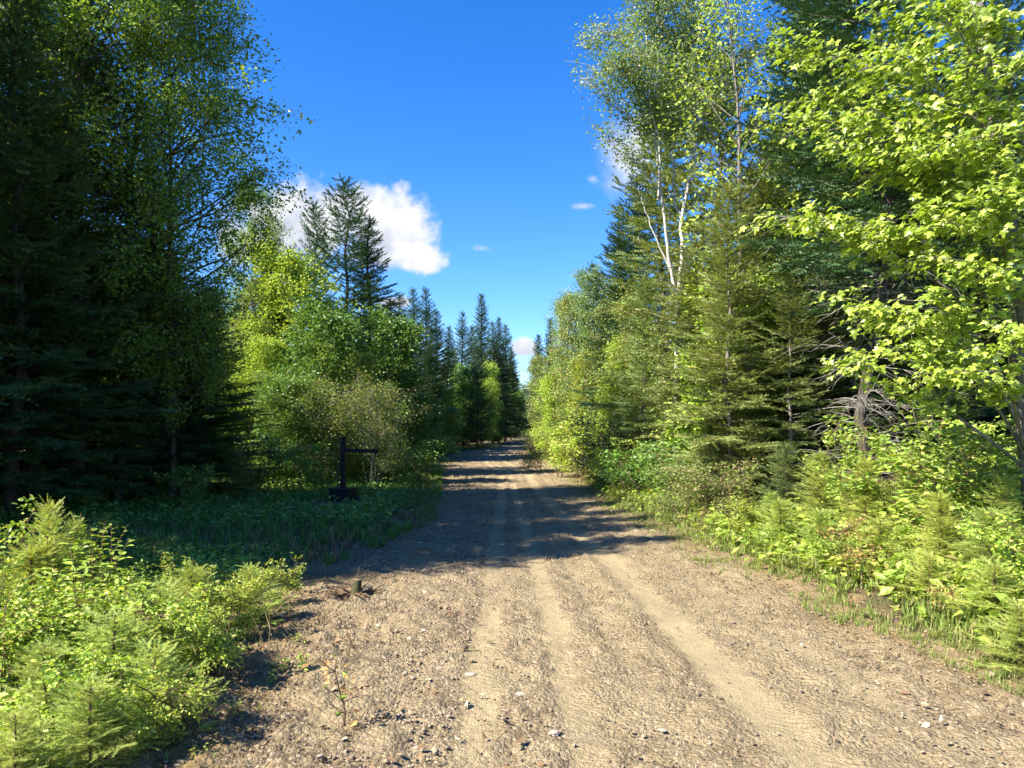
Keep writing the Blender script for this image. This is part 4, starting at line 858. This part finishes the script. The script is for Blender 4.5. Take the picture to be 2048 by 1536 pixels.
# the maple
def maple():
    rs = np.random.RandomState(92); tr = Bag(); br = Bag(); le = Bag(); C = []; OD = []
    base = np.array([5.3, 7.6, 0]); base[2] = H1(base[0], base[1])
    TPn = curve_pts(base - np.array([0, 0, .1]), (-.03, -.02, 1), 8.5, 12, rs, .03); tr.tube(TPn - base, np.linspace(.11, .03, 13), 9)
    T2 = curve_pts(base + np.array([.5, .5, -.1]), (.05, .0, 1), 7.5, 12, rs, .04); tr.tube(T2 - base, np.linspace(.07, .02, 13), 8)
    def w(u, v, dd): return np.array([(u - 1024) / FPX * dd, dd, CH + (HZ - v) / FPX * dd])
    tips = [(1745, 20, 7.6), (1700, 110, 7.4), (1610, 100, 7.8), (1640, 190, 7.9), (1600, 235, 7.6), (1660, 280, 7.4), (1720, 200, 7.0), (1760, 300, 7.1), (1800, 90, 6.8), (1840, 200, 6.6), (1780, 350, 7.2),
            (1550, 430, 7.8), (1640, 435, 7.5), (1730, 445, 7.2), (1800, 455, 7.0), (1870, 430, 6.7), (1680, 595, 7.6), (1760, 610, 7.2), (1840, 640, 6.8), (1720, 715, 7.3), (1800, 700, 7.0), (1870, 590, 6.6),
            (1900, 300, 6.5), (1930, 140, 6.4), (1980, 260, 6.2), (1960, 420, 6.2), (2000, 380, 6.1), (1930, 520, 6.3), (2020, 650, 6.0), (1900, 740, 6.5), (1980, 40, 6.4), (1890, 20, 6.6), (2040, 120, 6.2), (1830, 300, 6.8), (1880, 400, 6.9), (2040, 330, 6.2), (1850, 120, 7.3), (1770, 190, 7.5), (1930, 220, 7.2), (1980, 330, 7.3), (1870, -40, 7.2), (1780, -60, 7.6), (1990, -60, 7), (2060, 480, 6.8), (2080, 200, 6.8)]
    for (u, v, dd) in tips:
        tip = w(u, v, dd); zt = max(1.2, tip[2] - rs.uniform(.5, 1.3)); i = np.clip((zt - base[2]) / 8.4 * 12, 0, 12)
        p0 = np.array([np.interp(i, np.arange(13), TPn[:, j]) for j in range(3)])
        mid = (p0 + tip) / 2 + np.array([0, 0, .18]) + rs.normal(size=3) * .08
        q = np.linspace(0, 1, 10)[:, None]; PP = (1 - q) ** 2 * p0 + 2 * q * (1 - q) * mid + q ** 2 * tip
        br.tube(PP - base, np.linspace(.020, .004, 10), 5)
        L = np.linalg.norm(tip - p0)
        nt = int(11 + L * 4.5)
        for k in range(nt):
            f = rs.uniform(.35, 1) ** .7; p = np.array([np.interp(f * 9, np.arange(10), PP[:, j]) for j in range(3)])
            a = math.atan2(tip[1] - p0[1], tip[0] - p0[0]) + rs.uniform(-1.1, 1.1)
            P2 = curve_pts(p, (math.cos(a), math.sin(a), rs.uniform(-.22, .22)), rs.uniform(.18, .5), 4, rs, .1)
            br.tube(P2 - base, np.linspace(.005, .002, 5), 3)
            for c in range(rs.randint(10, 18)):
                w_ = rs.uniform(.8, 4.0); C.append(np.array([np.interp(w_, np.arange(5), P2[:, j]) for j in range(3)]) + rs.normal(size=3) * np.array([.07, .07, .035])); OD.append(unit(P2[-1] - P2[0]))
    C = np.array(C) - base; put_leaves(le, MAPLE, C, .062, rs, .9, .35, np.array(OD) * .8, .45, .7)
    e = bpy.data.objects.new('maple_tree', None); COL.objects.link(e); e.location = base
    link('trunk', tr.mesh('trunk', [M['bark_grey']], True), e); link('branches', br.mesh('branches', [M['bark_grey']], True), e); link('crown', le.mesh('crown', [M['maple']]), e)
    tag(e, 'maple with layered bright yellow green leaves along the right edge of the picture', 'maple')
maple()
def dry_stems(name, x0, y0, n, seed, lab):
    r2 = np.random.RandomState(seed); b = Bag()
    for k in range(n):
        p = (r2.normal() * .28, r2.normal() * .28, -.02); a = r2.uniform(0, 6.28)
        b.tube(curve_pts(p, (math.cos(a) * .35, math.sin(a) * .35, 1), r2.uniform(.25, .6), 5, r2, .12), np.linspace(.004, .0015, 6), 3)
    e = bpy.data.objects.new(name, None); COL.objects.link(e); e.location = (x0, y0, H1(x0, y0)); tag(e, lab, 'dry stems')
    link('stems', b.mesh('stems', [M['straw']], True), e)
for (u, d, n, lab) in [(1440, 11.2, 46, 'pale dry grass stalks standing at the corner of the right verge'), (1400, 11.9, 26, 'thinner dry stalks left of the pale grass stalks'), (1840, 6.4, 22, 'dry stalks in the right verge grass near the corner'), (430, 4.9, 16, 'dry stalks at the dirt edge of the left thicket'), (600, 8.4, 20, 'dry stalks at the shadow edge left of the stump')]:
    q = at(u, d); dry_stems('dry_stems', q[0], q[1], n, int(u), lab)
# ---- right understory
US = [('shrub_ol', 1080, 30, 872, 'olive low shrub farthest along the right road edge', 1.2), ('shrub1', 1120, 27, 860, 'yellow green shrub at the right road edge beyond the shadows', 1.2), ('shrub1', 1165, 24, 845, 'bright shrub beside the far sunlit patch of road', 1.2),
      ('shrub_ol', 1215, 21, 850, 'olive shrub at the right road edge before the young trees', 1.3), ('shrub1', 1240, 19, 880, 'bright shrub just beyond the dark shaded bush', 1.2), ('shrub_dk', 1300, 16.5, 880, 'shaded dark green bush at the right road edge', 1.3), ('shrub_dk', 1250, 17.5, 925, 'low dark bush beside the shaded road', 1.3),
      ('shrub_dk', 1345, 15, 905, 'dark green bush under the olive firs', 1.2), ('shrub_ol', 1375, 13.2, 950, 'olive heathy shrub bordering the shaded road', 1.4), ('shrub_ol', 1440, 12.5, 935, 'yellowish olive shrub behind the dry grass stalks', 1.4), ('sap_ol', 1500, 13.5, 850, 'olive fir sapling below the ragged firs', 1.2),
      ('sap_ol', 1420, 14.5, 830, 'olive fir sapling behind the dark green bush', 1.2), ('sap_ol', 1570, 12, 890, 'bushy fir sapling left of the pale dead twigs', 1.3), ('sap3', 1640, 10.8, 905, 'bright fir sapling before the dark trunks', 1.2), ('sap3', 1540, 10.4, 985, 'low bright fir sapling near the dry grass stalks', 1.5),
      ('sap3', 1730, 9.6, 920, 'bright fir sapling right of the thick dark trunk', 1.2), ('shrub1', 1800, 9.6, 880, 'bright leafy shrub at the foot of the maple', 1.3), ('shrub1', 1900, 8.4, 868, 'tall bright leafy shrub below the lowest maple leaves', 1.3), ('shrub1', 2000, 8.0, 890, 'bright leafy shrub at the right picture edge', 1.3),
      ('sap3', 1880, 7.6, 985, 'bright fir sapling before the tall leafy shrub', 1.4), ('sap1', 1640, 8.9, 1020, 'small bright fir sapling with dense twigs above the verge grass', 1.5), ('sap2', 1760, 7.9, 1040, 'squat fir sapling beside the rusty leaved plants', 1.5), ('sap1', 1980, 6.8, 1020, 'fir sapling with bright tips low at the right edge', 1.5),
      ('sap2', 1860, 6.6, 1110, 'squat bright fir sapling in the grass right of the road', 1.5), ('sap2', 1990, 5.8, 1130, 'squat bright fir nearest the right lower corner', 1.5), ('sap1', 1560, 9.6, 1000, 'small fir sapling behind the verge grass', 1.4), ('shrub2', 1690, 8.0, 1080, 'small leafy shrub in the verge before the firs', 1.3),
      ('shrub2', 1500, 10.6, 1010, 'small leafy shrub right of the dry grass stalks', 1.3), ('shrub2', 1820, 7.0, 1120, 'small leafy shrub between two squat firs', 1.3), ('shrub2', 2030, 6.2, 1060, 'small leafy shrub against the right picture edge', 1.2), ('sap2', 2040, 5.0, 1210, 'tiny fir at the right edge beside the gravel', 1.3),
      ('shrub1', 1700, 11.5, 870, 'bright leafy shrub among the pale dead twigs', 1.1), ('shrub1', 1950, 10.5, 850, 'leafy shrub in half shade behind the tall bright shrub', 1.3), ('sap3', 1820, 10.6, 900, 'fir sapling in half shade behind the maple foot', 1.2), ('sap3', 2010, 7.4, 950, 'taller bright fir sapling at the right picture edge', 1.2),
      ('rust', 1690, 8.2, 1050, 'rusty brown leaved plant among green firs on the right verge', 1.2), ('rust', 1710, 7.6, 1100, 'orange leaved low plant in front of the rusty one', 1.1), ('rust', 1890, 6.2, 1175, 'brown leaved plant in the grass near the right corner', .8),
      ('shrub_ol', 1340, 12.8, 990, 'low brown and olive heath at the right shadow edge', 1.4)]
for (k_, u, d, v, lb, sx) in US:
    nm = {'s': 'leafy_shrub', 'r': 'rusty_plant'}[k_[0]] if not k_.startswith('sap') else 'fir_sapling'
    P(k_, nm, u, d, v, lb, {'leafy_shrub': 'shrub', 'rusty_plant': 'plant', 'fir_sapling': 'fir'}[nm], sxy=sx)
# ---- left foreground
LF = [('sap1', 60, 5.2, 1090, 'fir sapling standing at the left picture edge', 1.3), ('sap3', 95, 5.3, 1005, 'tallest fir sapling in the left corner under the leafy whips', .8), ('whip', 150, 5.2, 985, 'leafy shoots with pale new leaves before the tallest fir sapling', 1.3), ('shrub1', 60, 5.5, 1060, 'leafy shrub behind the tallest fir sapling at left', 1.0), ('sap3', 150, 5.8, 1040, 'taller fir sapling below the leafy whips on the left', .9), ('whip', 120, 5.6, 965, 'upright leafy whips rising highest over the left corner', 1.2), ('whip', 185, 6.0, 990, 'thin leafy stems right of the highest whips', 1.0), ('whip', 40, 5.6, 1020, 'leafy shoots at the very left of the corner thicket', 1.0),
      ('sap2', 320, 4.9, 1180, 'spreading fir sapling in the middle of the left thicket', 1.5), ('sap1', 385, 5.6, 1135, 'fir sapling with pale tips before the shaded clearing', 1.3), ('sap2', 500, 6.3, 1140, 'low fir sapling near the end of the left thicket', 1.4), ('sap2', 230, 4.2, 1230, 'fir sapling in the lower part of the left thicket', 1.5),
      ('sap1', 90, 3.9, 1290, 'fir sapling low at the left picture edge', 1.3), ('sap2', 310, 3.9, 1300, 'wide fir sapling nearest the dirt on the left', 1.3), ('sap2', 180, 3.5, 1370, 'fir sapling in the bottom left corner', 1.4), ('shrub2', 420, 4.7, 1230, 'leafy shrub with rounded leaves at the edge of the dirt', 1.0), ('shrub2', 320, 3.7, 1370, 'leafy shrub with broad leaves at the bottom left', 1.0),
      ('shrub2', 560, 6.9, 1135, 'leafy shrub at the tip of the left thicket', 1.0), ('shrub2', 20, 4.4, 1200, 'leafy shrub cut by the left picture edge', 1.2), ('shrub1', 240, 5.5, 1140, 'leafy shrub behind the spreading fir sapling', 1.2), ('weed2', 600, 7.4, 1080, 'leafy weed standing at the shadow edge', 1.0), ('weed2', 450, 7.6, 1068, 'upright weed with crown of leaves in the shade', 1.0),
      ('shrub_dk', 300, 7.6, 1075, 'dark shrub just inside the shade behind the left thicket', 1.2), ('sap2', 30, 3.3, 1430, 'fir sapling at the bottom left picture corner', 1.3), ('sap2', 415, 5.2, 1225, 'small fir sapling beside the dirt shoulder', 1.2), ('shrub_dk', 150, 7.4, 1040, 'dark shrub in shade behind the tallest whips', 1.3),
      ('shrub2', 130, 4.7, 1180, 'leafy shrub between the fir saplings at left', 1.2), ('whip', 330, 5.6, 1085, 'broken leafy twig rising over the middle of the thicket', .8)]
LF += [('shrub2', 90, 4.6, 1215, 'rounded leafy shrub in front of the fir at the left picture edge', 1.2), ('shrub2', 260, 4.5, 1200, 'leafy shrub wedged between two spreading firs', 1.1), ('shrub2', 200, 3.8, 1330, 'leafy shrub behind the fir in the bottom left corner', 1.2), ('shrub2', 470, 5.8, 1165, 'leafy shrub before the last fir of the thicket', 1.0),
       ('shrub1', 370, 5.9, 1130, 'leafy shrub in the middle of the far side of the thicket', .9), ('weed2', 250, 4.0, 1290, 'upright leafy weed rising among the lower firs', 1.2), ('weed2', 380, 4.3, 1280, 'upright leafy weed beside the rounded leaves at the dirt edge', 1.2), ('whip', 230, 5.4, 1060, 'leafy shoots right of the tallest fir', 1.0)]
for (k_, u, d, v, lb, sx) in LF:
    nm = 'fir_sapling' if k_.startswith('sap') else {'s': 'leafy_shrub', 'w': 'weed'}[k_[0]]
    P(k_, nm, u, d, v, lb, {'leafy_shrub': 'shrub', 'weed': 'weed', 'fir_sapling': 'fir'}[nm], sxy=sx)
for (k_, u, v, h_, lb) in [('weed1', 615, 1350, .30, 'light green weed growing alone on the left shoulder'), ('weed3', 560, 1350, .14, 'low green weed beside the lone light green weed'), ('weed3', 540, 1370, .12, 'small green tuft on the dirt shoulder'), ('weed3', 470, 1440, .16, 'small yellow green weed near the bottom stems'),
                          ('weed3', 400, 1530, .12, 'tiny weed at the bottom edge of the picture'), ('weed3', 590, 1290, .12, 'small weed behind the lone light green weed')]:
    d = FPX * CH / (v - HZ); plant('weed', K[k_], at(u, d), RS.uniform(0, 6), h_ / HK[k_], lb, 'weed', None)
